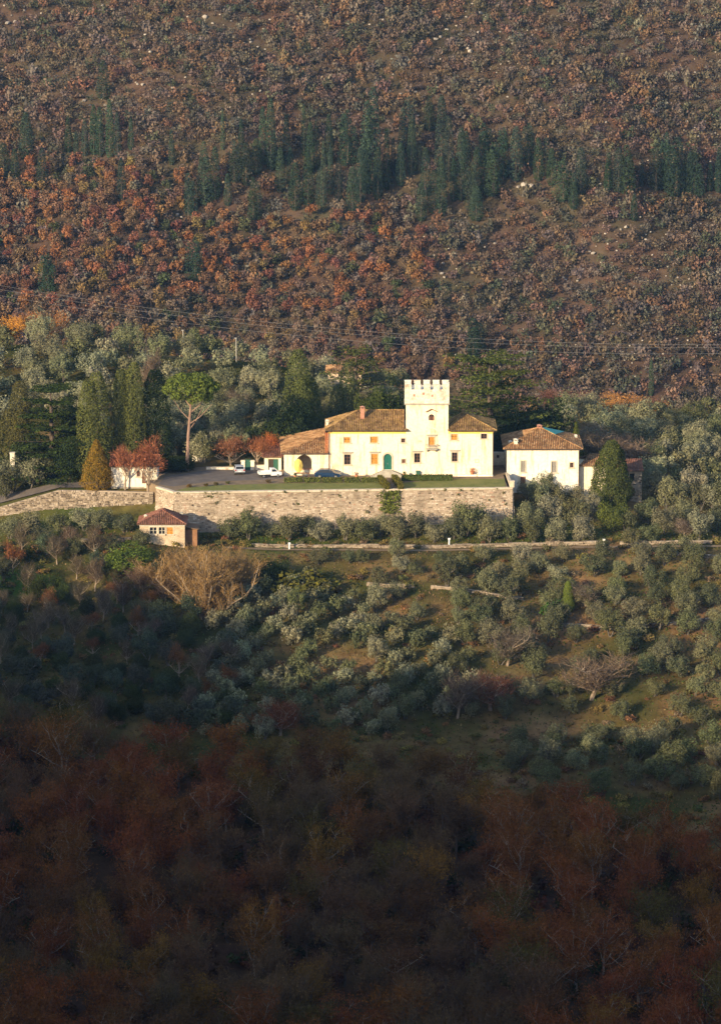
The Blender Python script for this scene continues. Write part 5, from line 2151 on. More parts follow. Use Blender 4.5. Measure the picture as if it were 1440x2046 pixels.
YARDZ = [
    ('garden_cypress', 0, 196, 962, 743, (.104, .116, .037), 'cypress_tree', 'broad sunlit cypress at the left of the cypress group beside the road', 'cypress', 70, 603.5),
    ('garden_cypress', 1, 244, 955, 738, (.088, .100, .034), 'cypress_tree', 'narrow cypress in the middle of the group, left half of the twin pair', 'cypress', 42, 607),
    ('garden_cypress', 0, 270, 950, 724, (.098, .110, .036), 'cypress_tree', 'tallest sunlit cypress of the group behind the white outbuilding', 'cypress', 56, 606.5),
    ('garden_cypress', 1, 312, 945, 738, (.040, .060, .025), 'cypress_tree', 'dark shaded cypress between the tallest cypress and the umbrella pine', 'cypress', 60, 611),  # darker leaf colour holds the shade cast by its taller neighbour
    ('conical_conifer', 0, 194, 987, 878, (.20, .125, .022), 'golden_conifer', 'golden-brown conical conifer on top of the road wall', 'conifer', 58, 597.3),
    ('conical_conifer', 1, 1220, 1006, 880, (.066, .080, .026), 'conifer', 'thick bushy green conifer in front of the stone shed', 'conifer', 76, 600.5),
    ('great_cypress', 0, 596, 880, 698, (.086, .102, .033), 'cypress_tree', 'great broad cypress rising behind the loggia wing', 'cypress', 86, 628),
    ('great_cypress', 0, 694, 860, 726, (.095, .11, .048), 'cypress_tree', 'grey-green conifer behind the left part of the main roof', 'conifer', 62, 636),
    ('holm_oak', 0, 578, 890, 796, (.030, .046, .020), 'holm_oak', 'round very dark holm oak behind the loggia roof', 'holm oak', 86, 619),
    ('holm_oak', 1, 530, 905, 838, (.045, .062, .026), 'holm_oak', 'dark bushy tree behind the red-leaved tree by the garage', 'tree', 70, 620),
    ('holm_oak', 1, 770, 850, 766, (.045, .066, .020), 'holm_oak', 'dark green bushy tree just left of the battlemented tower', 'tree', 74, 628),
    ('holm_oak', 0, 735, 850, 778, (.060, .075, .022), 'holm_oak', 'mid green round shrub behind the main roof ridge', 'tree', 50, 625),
    ('cedar', 0, 978, 905, 712, (.080, .098, .028), 'cedar_tree', 'great spreading cedar with layered branches right of the tower', 'cedar', 190, 626),
    ('cedar', 2, 712, 850, 698, (.070, .082, .026), 'cedar_tree', 'flat-topped cedar beside the hill house behind the main roof', 'cedar', 108, 650),
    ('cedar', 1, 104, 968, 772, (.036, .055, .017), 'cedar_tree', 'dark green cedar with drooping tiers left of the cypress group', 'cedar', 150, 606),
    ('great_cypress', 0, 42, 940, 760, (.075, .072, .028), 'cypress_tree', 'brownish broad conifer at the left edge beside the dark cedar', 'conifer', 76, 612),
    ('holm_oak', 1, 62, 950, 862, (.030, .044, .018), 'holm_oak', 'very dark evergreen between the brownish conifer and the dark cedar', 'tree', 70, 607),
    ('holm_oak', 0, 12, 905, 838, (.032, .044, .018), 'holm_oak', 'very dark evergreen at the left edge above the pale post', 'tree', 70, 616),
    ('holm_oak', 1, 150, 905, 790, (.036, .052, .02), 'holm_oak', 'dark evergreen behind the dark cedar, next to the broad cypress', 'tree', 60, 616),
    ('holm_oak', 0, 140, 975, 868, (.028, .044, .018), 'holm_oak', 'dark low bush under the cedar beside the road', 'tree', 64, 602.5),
    ('holm_oak', 1, 1085, 900, 788, (.040, .058, .024), 'holm_oak', 'dark evergreen behind the annexe roof', 'tree', 84, 628),
    ('holm_oak', 0, 1040, 900, 800, (.032, .050, .022), 'holm_oak', 'dark evergreen between the great cedar and the annexe', 'tree', 70, 622),
    ('holm_oak', 1, 1000, 930, 850, (.028, .042, .020), 'holm_oak', 'dark shrub behind the passage between villa and annexe', 'tree', 46, 617),
    ('conical_conifer', 0, 1150, 905, 842, (.085, .10, .022), 'conifer', 'small yellow-green conifer behind the annexe chimney', 'conifer', 26, 624),
    ('umbrella_pine', 0, 378, 925, 750, (.105, .138, .030), 'umbrella_pine', 'umbrella pine with a bare pinkish trunk standing left of the yard', 'pine', 96, 605.5),
    ('holm_oak', 1, 355, 937, 906, (.035, .050, .018), 'holm_oak', 'low dark shrub at the foot of the umbrella pine', 'shrub', 70, 606.5),
    ('holm_oak', 0, 1222, 1062, 1000, (.095, .115, .030), 'holm_oak', 'fresh green round bush among the olives below the conifer', 'bush', 54, None),
    ('bush', 0, 1100, 1236, 1200, (.045, .095, .020), 'bush', 'small bright dark-green bush in mid slope below the footpath', 'bush', 40, None),
    ('conical_conifer', 1, 1134, 1222, 1160, (.115, .15, .030), 'ivy_stump', 'upright yellow-green ivy-clad stump on the open slope', 'ivy tree', 24, None),
    ('holm_oak', 1, 256, 1150, 1082, (.085, .12, .025), 'bush', 'bright green bushy tree below the red-roofed hut', 'bush', 92, None),
    ('bush', 1, 590, 1188, 1140, (.13, .12, .022), 'bush', 'yellow-green bramble bush at the upper edge of the grove', 'bush', 84, None),
    ('bush', 2, 640, 1190, 1150, (.12, .11, .022), 'bush', 'yellow-green spreading bush right of the bramble', 'bush', 70, None),
    ('holm_oak', 0, 540, 1168, 1112, (.03, .046, .018), 'holm_oak', 'dark evergreen bush right of the orange willows', 'bush', 66, None),
]
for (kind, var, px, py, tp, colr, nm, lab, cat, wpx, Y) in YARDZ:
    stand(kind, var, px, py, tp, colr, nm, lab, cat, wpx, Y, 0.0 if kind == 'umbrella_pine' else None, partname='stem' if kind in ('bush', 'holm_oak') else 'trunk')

# orange leafless willows in front of the wall
for i, (px, py, tp, wpx, colr, lab) in enumerate((
        (350, 1190, 1080, 100, (.27, .165, .07), 'orange-brown leafless willow at the left of the clump in front of the hut'),
        (412, 1232, 1068, 118, (.29, .18, .075), 'tall orange leafless willow in the middle of the clump'),
        (468, 1190, 1064, 90, (.31, .195, .08), 'golden leafless willow at the right of the clump, against the wall'),
        (388, 1160, 1076, 84, (.27, .165, .07), 'smaller orange willow at the back of the clump'))):
    stand('willow', i, px, py, tp, colr, 'willow_tree', lab, 'willow', wpx, None, group='orange willows in front of the retaining wall')

# red-leaved trees by the yard
make_oak(801, 5.0, 6.5, 380, 1100, .25, 'red_tree', .62)
make_oak(802, 5.0, 6.5, 420, 1100, .25, 'red_tree', .62)
for i, (px, py, tp, wpx, colr, lab, Y) in enumerate((
        (462, 936, 878, 64, (.27, .12, .065), 'brownish red half-bare tree behind the silver hatchback', 610),
        (515, 938, 874, 62, (.30, .12, .055), 'red-leaved tree in front of the garage roof', 609.5),
        (540, 935, 872, 40, (.48, .15, .05), 'bright red-leaved small tree touching the loggia roof', 611),
        (250, 972, 892, 60, (.29, .115, .065), 'red-brown tree over the left end of the white outbuilding', 597.6),
        (296, 1004, 890, 60, (.31, .115, .06), 'reddish thin-branched tree with dark trunk before the outbuilding door', 596.2))):
    stand('red_tree', i, px, py, tp, colr, 'red_tree', lab, 'tree', wpx, Y)

# bare and brown trees: behind the annexe, on the slope, on the left
for i, (px, py, tp, wpx, colr, lab, Y) in enumerate((
        (1200, 905, 846, 90, (.20, .145, .10), 'pale leafless tree behind the bushy conifer', 634),
        (1262, 935, 872, 84, (.19, .135, .10), 'pale leafless tree above the red roof of the stone shed', 630),
        (1235, 920, 860, 60, (.18, .13, .095), 'pale leafless tree between the two bigger bare ones behind the shed', 640),
        (1176, 880, 838, 50, (.16, .11, .08), 'thin brown tree on the hill right of the annexe', 648),
        (912, 1436, 1330, 70, (.15, .105, .075), 'leafless tree with pale trunk at the foot of the open slope', None),
        (1180, 1400, 1300, 140, (.17, .12, .085), 'wide leafless brown tree in the middle of the open slope', None),
        (980, 1420, 1340, 90, (.18, .075, .045), 'reddish leafless tree beside the pale-trunked one', None),
        (1012, 1330, 1250, 80, (.14, .11, .085), 'grey leafless tree among olives at the edge of the grove', None),
        (1170, 1212, 1160, 60, (.16, .12, .085), 'brownish half-bare tree below the footpath', None),
        (1368, 1078, 1030, 50, (.16, .12, .095), 'grey leafless bush among olives at the right edge', None),
        (560, 1470, 1395, 80, (.17, .062, .03), 'red-brown pointed tree standing up from the wood edge', None),
        (30, 690, 620, 48, (.58, .27, .05), 'bright orange-yellow tree on the skyline at the far left', 694),
        (85, 690, 622, 70, (.42, .17, .05), 'rusty orange tree on the skyline at the far left', 696),
        (1230, 830, 786, 70, (.50, .24, .07), 'wide orange tree behind the crest right of the annexe', 694),
        (1296, 832, 788, 40, (.22, .10, .06), 'brown tree behind the crest next to the wide orange one', 696),
        (1318, 834, 798, 28, (.50, .22, .06), 'small orange tree behind the crest at the right', 696),
        (1150, 815, 780, 70, (.22, .11, .07), 'pinkish brown tree behind the crest above the annexe', 695),
        (1105, 812, 776, 50, (.22, .10, .07), 'pinkish brown tree behind the crest right of the great cedar', 697),
        (1432, 838, 808, 30, (.34, .15, .06), 'small orange tree on the crest at the right edge', 695),
        (300, 745, 700, 40, (.16, .11, .08), 'brown half-bare tree among the hill olives left of the villa', 660),
        (470, 810, 770, 44, (.15, .115, .085), 'grey bare tree among the hill olives behind the umbrella pine', 645))):
    stand('oak' if colr[0] > .21 and i > 4 else 'bare_tree', i, px, py, tp, colr, 'autumn_tree' if colr[0] > .21 else 'bare_tree', lab, 'tree', wpx, Y)

# olives that half hide the hill house
for px, py, wpx in ((668, 800, 46), (705, 800, 44), (684, 792, 40), (730, 790, 46), (648, 792, 46)):
    x_ = at(px, py, 660).x
    plant('olive', R.randrange(8), (x_, 660, hz(x_, 660) - .1), wpx * 675 / F / 4.9, jit(OLIVE[0], .1), 'olive_tree', f"grey-green olive in front of the hill house, at its {'left wall' if px < 660 else 'left window' if px < 675 else 'middle' if px < 690 else 'right window' if px < 720 else 'right corner'}", 'olive tree', 'olive trees in front of the hill house', None, 1.0)

# ivy on the retaining wall
g_ = np.random.default_rng(77)
A_ = t0(778, 977)
n_ = 900
u_ = g_.normal(size=n_) * 1.25
v_ = -np.abs(g_.uniform(.1, 3.9, n_))
keep = np.abs(u_) < 1.9 - .12 * np.abs(v_) + g_.uniform(-.3, .3, n_)
u_, v_ = u_[keep], v_[keep]
base = np.array(tuple(A_))
Lw = np.array(tuple(dl))
Nw = np.array(tuple(nf))
wy = WL.y + (A_.x - WL.x) * dl.y / dl.x
base[1] = wy
Pp = base + Lw * u_[:, None] + np.array([0, 0, 1]) * v_[:, None] + Nw * (np.abs(v_) * .07 + g_.uniform(.1, .55, len(u_)))[:, None]
V = leaves(Pp, np.tile(Nw, (len(u_), 1)), .34, g_, .5, .7)
iv = thing('ivy', 'yellow-green ivy bush hanging on the retaining wall below the garden steps', 'ivy')
c = link('foliage', np_mesh('ivy_foliage', V, quads(len(V) // 4), None, 'leaf'), iv)
c.color = (.13, .15, .03, 1)
m = MB()
for k in range(5):
    x_ = g_.uniform(-.8, .8)
    p0 = base + Lw * x_ + Nw * .62 + np.array([0, 0, -6.2])
    p1 = base + Lw * (x_ * 1.4) + Nw * .3 + np.array([0, 0, -1.0])
    m.tube([tuple(p0), tuple(p1)], [.06, .02], 5)
m.build('stem', 'bark', iv)

wv = leaves(WEEDS[0], WEEDS[1], .2, g_, .4, .6)
wo = tag(link('wall_weeds', np_mesh('wall_weeds', wv, quads(len(wv) // 4), None, 'leaf')), kind='stuff')
wo.color = (.12, .125, .035, 1)

# hedges on the terrace
def hedge(pts, wd, hgt, label, colr, group, topw=None):
    """clipped hedge along a line on the terrace: a leafy box with uneven faces"""
    g = np.random.default_rng(int(abs(pts[0].x) * 100) + 3)
    P, N = [], []
    for a, b in zip(pts[:-1], pts[1:]):
        L = (b - a).length
        t = (b - a) / L
        s = Vector((-t.y, t.x, 0))
        n = int(L * hgt * 90 + L * wd * 70) + 60
        for i in range(n):
            u = g.uniform(0, L)
            r = g.random()
            if r < .38:
                q, nn = a + t * u + s * wd * .5 * g.choice([-1, 1]) + Vector((0, 0, g.uniform(0.03, hgt))), s
            elif r < .85:
                q, nn = a + t * u + s * g.uniform(-.5, .5) * wd + Vector((0, 0, hgt)), Vector((0, 0, 1))
            else:
                q, nn = a + t * g.choice([0.0, L]) + s * g.uniform(-.5, .5) * wd + Vector((0, 0, g.uniform(0.03, hgt))), t
            P.append(tuple(q))
            N.append(tuple(nn))
    P, N = np.array(P) + g.normal(size=(len(P), 3)) * .05, np.array(N)
    P[:, 2] = np.maximum(P[:, 2], .12)
    V = leaves(P, N, .22, g, .6, .7)
    h = thing('hedge', label, 'hedge', (0, 0, 0), group)
    c = link('foliage', np_mesh('hedge_foliage', V, quads(len(V) // 4), None, 'leaf'), h)
    c.color = c4(colr)
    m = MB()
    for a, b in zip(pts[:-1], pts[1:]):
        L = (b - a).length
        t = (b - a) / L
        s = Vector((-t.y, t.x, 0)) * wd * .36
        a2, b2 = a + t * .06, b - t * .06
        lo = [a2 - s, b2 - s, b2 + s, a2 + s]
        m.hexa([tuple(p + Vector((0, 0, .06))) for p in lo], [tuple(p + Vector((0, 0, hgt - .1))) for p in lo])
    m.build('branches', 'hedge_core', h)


HG = (.13, .14, .035)
xs_ = [(568, 604), (608, 640), (644, 684), (688, 718), (722, 762)]
NMH = ['leftmost low clipped hedge of the row in front of the loggia', 'low clipped hedge directly below the blue car', 'long low hedge piece in the middle of the row', 'short low hedge piece near the entrance steps', 'low hedge piece ending at the garden path']
for (a, b), l in zip(xs_, NMH):
    hedge([t0(a, 964), t0(b, 963.3)], .9, .75, l, jit(HG, .1), 'low hedges along the front lawn')
hedge([t0(774, 978.5), t0(758, 961)], .8, 1.0, 'slanting hedge on the left side of the garden path', (.13, .115, .022), 'hedges beside the garden path')
hedge([t0(801, 978), t0(787, 960)], .8, 1.0, 'slanting hedge on the right side of the garden path', (.13, .115, .022), 'hedges beside the garden path')
hedge([t0(803, 960.5), t0(903, 960)], .9, .95, 'long clipped green hedge below the tower', (.085, .115, .028), 'hedges of the terrace')
for px, py, r_, colr, lab in ((378, 974, .75, (.16, .095, .03), 'rusty round shrub at the left end of the lawn'), (412, 972, .7, (.10, .075, .03), 'brownish shrub on the lawn edge'), (432, 970, .7, (.085, .07, .025), 'dark brown shrub in the lawn edge row below the yard'),
                              (455, 967, .6, (.10, .10, .03), 'green shrub on the lawn edge below the silver car'), (536, 965, .75, (.11, .075, .03), 'brown shrub just left of the low clipped hedges'), (462, 936, .6, (.24, .19, .02), 'yellow flowering shrub behind the silver car')):
    p = t0(px, py)
    plant('bush', R.randrange(5), p, r_ * .62, colr, 'shrub', lab, 'shrub', None, None, .8, partname='stem')

# ------------------------------------------------------------------ left hollow: mixed shrubs, bare trees
cand = []
for i in range(4200):
    px, py = R.uniform(-30, 470), R.uniform(1105, 1490)
    if py > 1440 + px * .08 or hit(px, py).y < forest_edge(np.array([hit(px, py).x]))[0] or (px > 330 and py < 1240) or (215 < px < 330 and py < 1150) or (40 < px < 130 and 1140 < py < 1180) or (px > 400 and py < 1330 - (px - 400) * .5):
        continue
    g = hit(px, py)
    cand.append((g.x, g.y, g.z, px, py))
items = []
for g in poisson(cand, 3.2):
    r = R.random()
    k = ('bare' if r < .26 else 'dark' if r < .5 else 'rust' if r < .6 else 'grey')
    items.append(dict(loc=Vector(g[:3]), k=k, px=g[3], py=g[4]))
DESC = {'bare': ('bare_tree', 'bare_tree', (.13, .095, .065), 'leafless brown tree', 'tree', 'trunk'), 'dark': ('holm_oak', 'bush', (.045, .058, .022), 'dark green bush', 'bush', 'stem'),
        'rust': ('red_tree', 'autumn_tree', (.16, .07, .03), 'rusty half-bare tree', 'tree', 'trunk'), 'grey': ('olive', 'olive_bush', (.075, .085, .055), 'grey-green olive bush', 'bush', 'trunk')}
lb = lambda py: 'high in the shaded left hollow' if py < 1210 else ('in the middle of the shaded left hollow' if py < 1310 else 'low in the shaded left hollow')
ordinals(items, lambda it: (it['k'], lb(it['py'])), lambda k, w_: f"{w_} {DESC[k[0]][3]} {k[1]}")
for it in items:
    kd, nm, colr, ds, cat, pn = DESC[it['k']]
    s = {'bare': .75, 'dark': .52, 'rust': .75, 'grey': .85}[it['k']] * R.uniform(.8, 1.2)
    plant(kd, R.randrange(8), it['loc'], s, jit(colr, .2), nm, it['label'], cat, 'trees and bushes of the left hollow', None, R.uniform(.85, 1.15), partname=pn)

# ------------------------------------------------------------------ low growth on the slope: grass tufts and brambles (nobody could count them)
def tufts(name, n, region, colors, size, hgt=.0):
    xs, ys = region(n)
    zs = height(xs, ys)
    g = np.random.default_rng(n)
    P = np.stack([xs, ys, zs + size * .28], 1)
    N = np.tile(np.array([0, -.6, .8]), (len(xs), 1))
    V = leaves(P, N, size, g, .35, .6, .1)
    C = np.array(colors)
    k = np.clip((.5 + .4 * wob(xs, ys * 1.5, 6.0, 9.0) + g.normal(size=len(xs)) * .22), 0, .999)
    T = np.repeat(C[(k * len(C)).astype(int)] * g.uniform(.7, 1.25, len(xs))[:, None], 4, 0)
    return tag(link(name, np_mesh(name, V, quads(len(xs)), None, 'leaf_tint', T)), kind='stuff')


def slope_region(n):
    xs, ys = NR.uniform(-66, 66, n), NR.uniform(462, 587, n)
    k = (ys > forest_edge(xs) - 3) & ~((np.abs(ys - 580.2) < 1.1) & (xs > -22))
    xs, ys = xs[k], ys[k]
    return xs, ys


tufts('grass', 52000, slope_region, [(.055, .085, .02), (.07, .09, .025), (.13, .105, .04), (.17, .12, .06), (.15, .095, .05)], .34)


def foot_region(n):
    xs = NR.uniform(-30, 66, n)
    ys = NR.uniform(582.8, 600, n)
    k = ys < np.interp(xs, [-30, 25, 25.5, 66], [587, 590.5, 600, 600])
    return xs[k], ys[k]


tufts('grass', 9000, foot_region, [(.05, .09, .018), (.07, .10, .022), (.06, .08, .02), (.11, .10, .035)], .32)


def hill_region(n):
    xs, ys = NR.uniform(-75, 78, n), NR.uniform(622, 696, n)
    return xs, ys


tufts('grass', 16000, hill_region, [(.05, .06, .02), (.07, .08, .025), (.10, .09, .04)], .5)
xs, ys = slope_region(2600)
zs = height(xs, ys)
its = []
for x, y, z in zip(xs, ys, zs):
    if R.random() < .55:
        c = R.choice([(.20, .11, .05), (.19, .145, .05), (.11, .115, .04), (.17, .09, .05), (.22, .17, .05), (.19, .14, .085)])
        s = R.uniform(.35, .85)
        its.append((PROTO['low_bush'][R.randrange(5)][1], (x, y, z - .1), R.uniform(0, 6.28), s, s * .8, jit(c, .2)))
merged('undergrowth', its)
# undergrowth in the wood
xs, ys = NR.uniform(-60, 60, 900), NR.uniform(395, 515, 900)
zs = height(xs, ys)
its = [(PROTO['low_bush'][R.randrange(5)][1], (x, y, z - .1), R.uniform(0, 6.28), R.uniform(.8, 1.5), R.uniform(.8, 1.6), jit(R.choice([(.08, .05, .03), (.05, .055, .02), (.10, .045, .025)]), .2)) for x, y, z in zip(xs, ys, zs) if y < forest_edge(np.array([x]))[0]]
merged('undergrowth', its)

# ------------------------------------------------------------------ the far mountainside
BELT = [(53, 230, 320, 28), (137, 235, 305, 14), (152, 265, 312, 11), (188, 215, 310, 17), (200, 220, 315, 16), (220, 205, 318, 17), (235, 230, 315, 15), (262, 240, 300, 12), (85, 300, 375, 22), (243, 320, 400, 18), (8, 290, 352, 28), (343, 262, 330, 12), (207, 125, 200, 26),
        (377, 350, 432, 36), (408, 290, 412, 46), (445, 225, 300, 9), (468, 285, 365, 46), (525, 220, 330, 17), (512, 280, 350, 22), (541, 205, 340, 22), (546, 270, 336, 16), (507, 360, 440, 32), (482, 240, 290, 11), (455, 350, 412, 16), (607, 215, 312, 11), (632, 245, 340, 14),
        (590, 330, 420, 26), (646, 290, 424, 13), (615, 310, 412, 24), (660, 300, 390, 14), (695, 225, 332, 42), (676, 320, 402, 17), (704, 340, 432, 27), (580, 300, 370, 16), (745, 185, 388, 60), (735, 245, 382, 32), (772, 262, 380, 15), (785, 280, 352, 11), (812, 200, 312, 38), (822, 240, 352, 19),
        (858, 195, 262, 32), (882, 200, 352, 27), (837, 290, 346, 13), (868, 345, 428, 28), (881, 320, 432, 22), (921, 265, 402, 25), (906, 320, 402, 15), (943, 330, 422, 32), (966, 250, 332, 42), (986, 290, 392, 56), (1006, 260, 356, 30), (1056, 250, 332, 32), (1075, 280, 362, 21), (1101, 300, 372, 19),
        (1125, 320, 402, 46), (1145, 350, 418, 34), (1250, 295, 388, 58), (1282, 320, 372, 9), (1266, 390, 442, 15), (1330, 270, 372, 32), (1351, 280, 392, 64), (1386, 310, 392, 42), (1418, 330, 382, 13), (841, 370, 442, 22), (951, 375, 442, 28), (170, 240, 312, 15), (30, 300, 356, 18), (430, 300, 400, 22), (492, 290, 372, 26), (560, 300, 385, 20), (572, 235, 322, 16), (657, 235, 330, 18), (720, 300, 405, 22), (755, 300, 402, 20), (800, 290, 372, 20), (850, 300, 392, 22), (896, 240, 362, 22), (930, 270, 372, 22), (952, 300, 402, 24), (1030, 260, 362, 28), (1090, 280, 352, 22), (1215, 310, 380, 30), (1235, 300, 384, 26), (1310, 290, 382, 30), (1372, 290, 388, 36), (1435, 300, 385, 30), (1160, 300, 390, 26), (620, 250, 345, 18), (640, 340, 412, 20), (390, 480, 562, 42), (97, 510, 582, 40), (945, 640, 722, 54), (1300, 720, 792, 11)]
SECT = [(110, 'over the left hill'), (300, 'over the cypress group'), (480, 'over the umbrella pine'), (600, 'over the loggia'), (720, 'over the hill house'), (800, 'over the main roof'), (900, 'over the tower'), (1060, 'over the great cedar'), (1200, 'over the annexe'), (1500, 'over the right grove')]
sect = lambda px: next(n for lim, n in SECT if px < lim)
cy = [dict(px=q[0], q=q, k='broad' if q[3] >= 30 else ('slender' if q[3] < 16 else 'columnar'), row='lower row' if q[2] > 375 else 'upper row') for q in BELT[:-4]]
ordinals(cy, lambda it: (it['k'], it['row'], sect(it['px'])), lambda k, w_: f"{w_} {k[0]} cypress in the belt's {k[1]}, {k[2]}")
for it, l in zip([dict(px=q[0], q=q, k='broad') for q in BELT[-4:]], ('lone broad conifer on the rusty mountainside, below the cypress belt', 'dark lone conifer on the mountainside at the far left', 'dark bushy evergreen low on the mountain behind the great cedar', 'thin dark cypress low on the mountain at the right')):
    it['label'] = l
    it['k'] = 'slender' if it['q'][3] < 16 else 'broad'
    cy.append(it)
for it in cy:
    px, tp, py, wpx = it['q']
    g = mhit(px, py)
    d = ray(px, tp)
    top = HC + d.z * (g.y / d.y)
    kd = it['k'] + '_cypress'
    i_ = R.randrange(3)
    sz = (top - g.z) / 16 * 1.07
    base_w = {'slender_cypress': 2.0, 'columnar_cypress': 2.9, 'broad_cypress': 4.1}[kd]
    s = wpx * 1.0 * (g.y / CP) / F / base_w
    plant(kd, i_, g, s, jit((.044, .070, .050), .22), 'cypress_tree', it['label'], 'cypress', 'cypresses on the mountainside', None, sz / s)

# rusty oaks one can tell apart
cand = []
xs, ys = NR.uniform(-112, 112, 26000), NR.uniform(885, 1062, 26000)
zs = mheight(xs, ys)
for x, y, z in zip(xs, ys, zs):
    px, py = project(x, y, z + 2)
    if not (-40 < px < 1480 and -30 < py < 830):
        continue
    cand.append((float(x), float(y), float(z), px, py))
def rusty(px, py):
    """how much of the mountain's rust-leaved oak wood stands here, 0 to 1"""
    edge = np.interp(px, [0, 300, 500, 750, 850, 950, 1440], [300, 300, 400, 390, 430, 760, 790])
    a = np.clip((py - edge) / 60, 0, 1)
    b = np.clip((980 - px) / 160, 0, 1) if py < 700 else 1
    return a * b
ROCKS = [(410, 36, 14), (462, 43, 6), (330, 78, 8), (195, 75, 8), (15, 48, 14), (30, 45, 10), (235, 88, 7), (300, 105, 9), (345, 98, 6), (608, 113, 9), (410, 115, 8), (365, 135, 5), (285, 172, 11), (275, 170, 8), (168, 203, 11), (180, 212, 8), (60, 142, 8), (440, 30, 7), (425, 47, 8), (293, 53, 8), (300, 62, 7), (290, 70, 8),
         (500, 85, 7), (515, 95, 8), (530, 100, 7), (637, 97, 6), (688, 95, 6), (697, 48, 6), (505, 190, 7), (520, 183, 8), (560, 172, 6), (428, 190, 7), (460, 215, 6), (205, 12, 8), (490, 12, 6), (343, 63, 6), (5, 140, 8), (75, 203, 6), (728, 58, 9), (738, 50, 8), (765, 40, 7), (955, 65, 9), (940, 105, 16), (935, 98, 10), (870, 80, 14), (880, 75, 9),
         (892, 60, 9), (960, 28, 12), (972, 35, 10), (932, 35, 8), (1020, 138, 11), (830, 185, 9), (800, 188, 7), (780, 185, 9), (785, 150, 6), (1275, 52, 9), (1240, 207, 9), (1218, 208, 12), (1372, 245, 10), (1210, 245, 8), (1334, 207, 7), (1262, 148, 5), (1105, 145, 6), (1014, 195, 7), (1020, 220, 8), (1160, 255, 8), (1088, 220, 6), (835, 232, 7),
         (1046, 372, 16), (1060, 374, 14), (1034, 376, 10), (1250, 456, 11), (1240, 460, 7), (1185, 508, 13), (1178, 505, 8), (1268, 576, 9), (882, 548, 11), (888, 555, 9), (988, 488, 9), (968, 495, 7), (960, 484, 6), (1016, 542, 6), (986, 606, 6), (910, 710, 7), (862, 684, 6), (900, 675, 8), (1195, 730, 8), (1225, 648, 6), (1210, 620, 6), (1055, 640, 5),
         (1290, 480, 8), (1330, 470, 6), (1135, 428, 6), (1045, 660, 6), (1100, 655, 5), (1150, 690, 5), (1380, 735, 6), (1300, 465, 7), (1400, 448, 6), (1130, 560, 6), (1165, 615, 5), (355, 430, 9), (363, 435, 7)]
cyp = [mhit(q[0], q[2]) for q in BELT]
rkp = [(mhit(q[0], q[1]), .3 + q[2] * .06) for q in ROCKS]
cand = [c for c in cand if all((c[0] - k.x) ** 2 + (c[1] + 1.5 - k.y) ** 2 > 7 for k in cyp)]
cand = [c for c in cand if all(abs(c[0] - k.x) > r_ + .7 or not (-2.2 - r_ < c[1] - k.y < r_) for k, r_ in rkp)]
spots = poisson(cand, 1.9)
big = []
scrub = []
for g in spots:
    k = rusty(g[3], g[4])
    if k > .5 and R.random() < k:
        big.append(g)
    else:
        scrub.append(g)
R.shuffle(big)
keep_ = poisson(big, 2.5)
ks = set(keep_)
scrub += [g for g in big if g not in ks]
big = keep_
MC = {'rust-orange': (.26, .118, .056), 'brown': (.18, .108, .068), 'dull red': (.20, .088, .062), 'ochre': (.22, .145, .062), 'grey-brown': (.165, .125, .095), 'dark green': (.075, .09, .045)}
def mcol(px, py):
    r = R.random()
    if py > 620 and r < .45:
        return 'grey-brown' if r < .3 else 'brown'
    return 'rust-orange' if r < .26 else 'dull red' if r < .42 else 'brown' if r < .74 else 'ochre' if r < .86 else 'grey-brown' if r < .94 else 'dark green'
bl = [dict(loc=Vector(g[:3]), px=g[3], py=g[4], c=mcol(g[3], g[4])) for g in big]
bl.sort(key=lambda o: o['loc'].y)

named, rest = bl[:300], bl[300:]
def mband(py):
    for lim, nm in ((470, 'just below the cypress belt'), (540, 'half down the rusty wood'), (620, 'just above the power lines'), (680, 'behind the power lines'), (9999, 'at the foot of the mountain')):
        if py < lim:
            return nm
ordinals(named, lambda it: (it['c'], mband(it['py']), sect(it['px'])), lambda k, w_: f"{w_} {k[0]} tree {k[1]}, {k[2]}")
for it in named:
    plant('mountain_oak', R.randrange(6), it['loc'], R.uniform(.72, 1.05), jit(MC[it['c']], .18), 'mountain_oak', it['label'], 'tree', 'autumn oaks on the mountainside', None, R.uniform(.9, 1.25))
its = [(PROTO['mountain_oak'][R.randrange(6)][1], it['loc'], R.uniform(0, 6.28), (s := R.uniform(.7, 1.0)), s * R.uniform(.9, 1.25), jit(MC[it['c']], .18)) for it in rest]
merged('mountain_wood', its)
for s_ in range(6):
    make_mtree(450 + s_, 'scrub', 4.4, 3.0, 90, .64)
SCC = [(.145, .105, .080), (.135, .105, .088), (.165, .106, .076), (.115, .10, .072), (.125, .096, .080), (.18, .108, .068), (.085, .086, .060), (.145, .122, .104)]
its = []
for g in scrub:
    s = R.uniform(.55, 1.2)
    its.append((PROTO['scrub'][R.randrange(6)][1], g[:3], R.uniform(0, 6.28), s, s * R.uniform(.8, 1.5), jit(R.choice(SCC), .22)))
for g in cand[::15]:
    s = R.uniform(.25, .5)
    its.append((PROTO['low_bush'][R.randrange(5)][1], g[:3], R.uniform(0, 6.28), s * 1.3, s * 1.2, jit(R.choice(SCC), .22)))
merged('mountain_scrub', its)

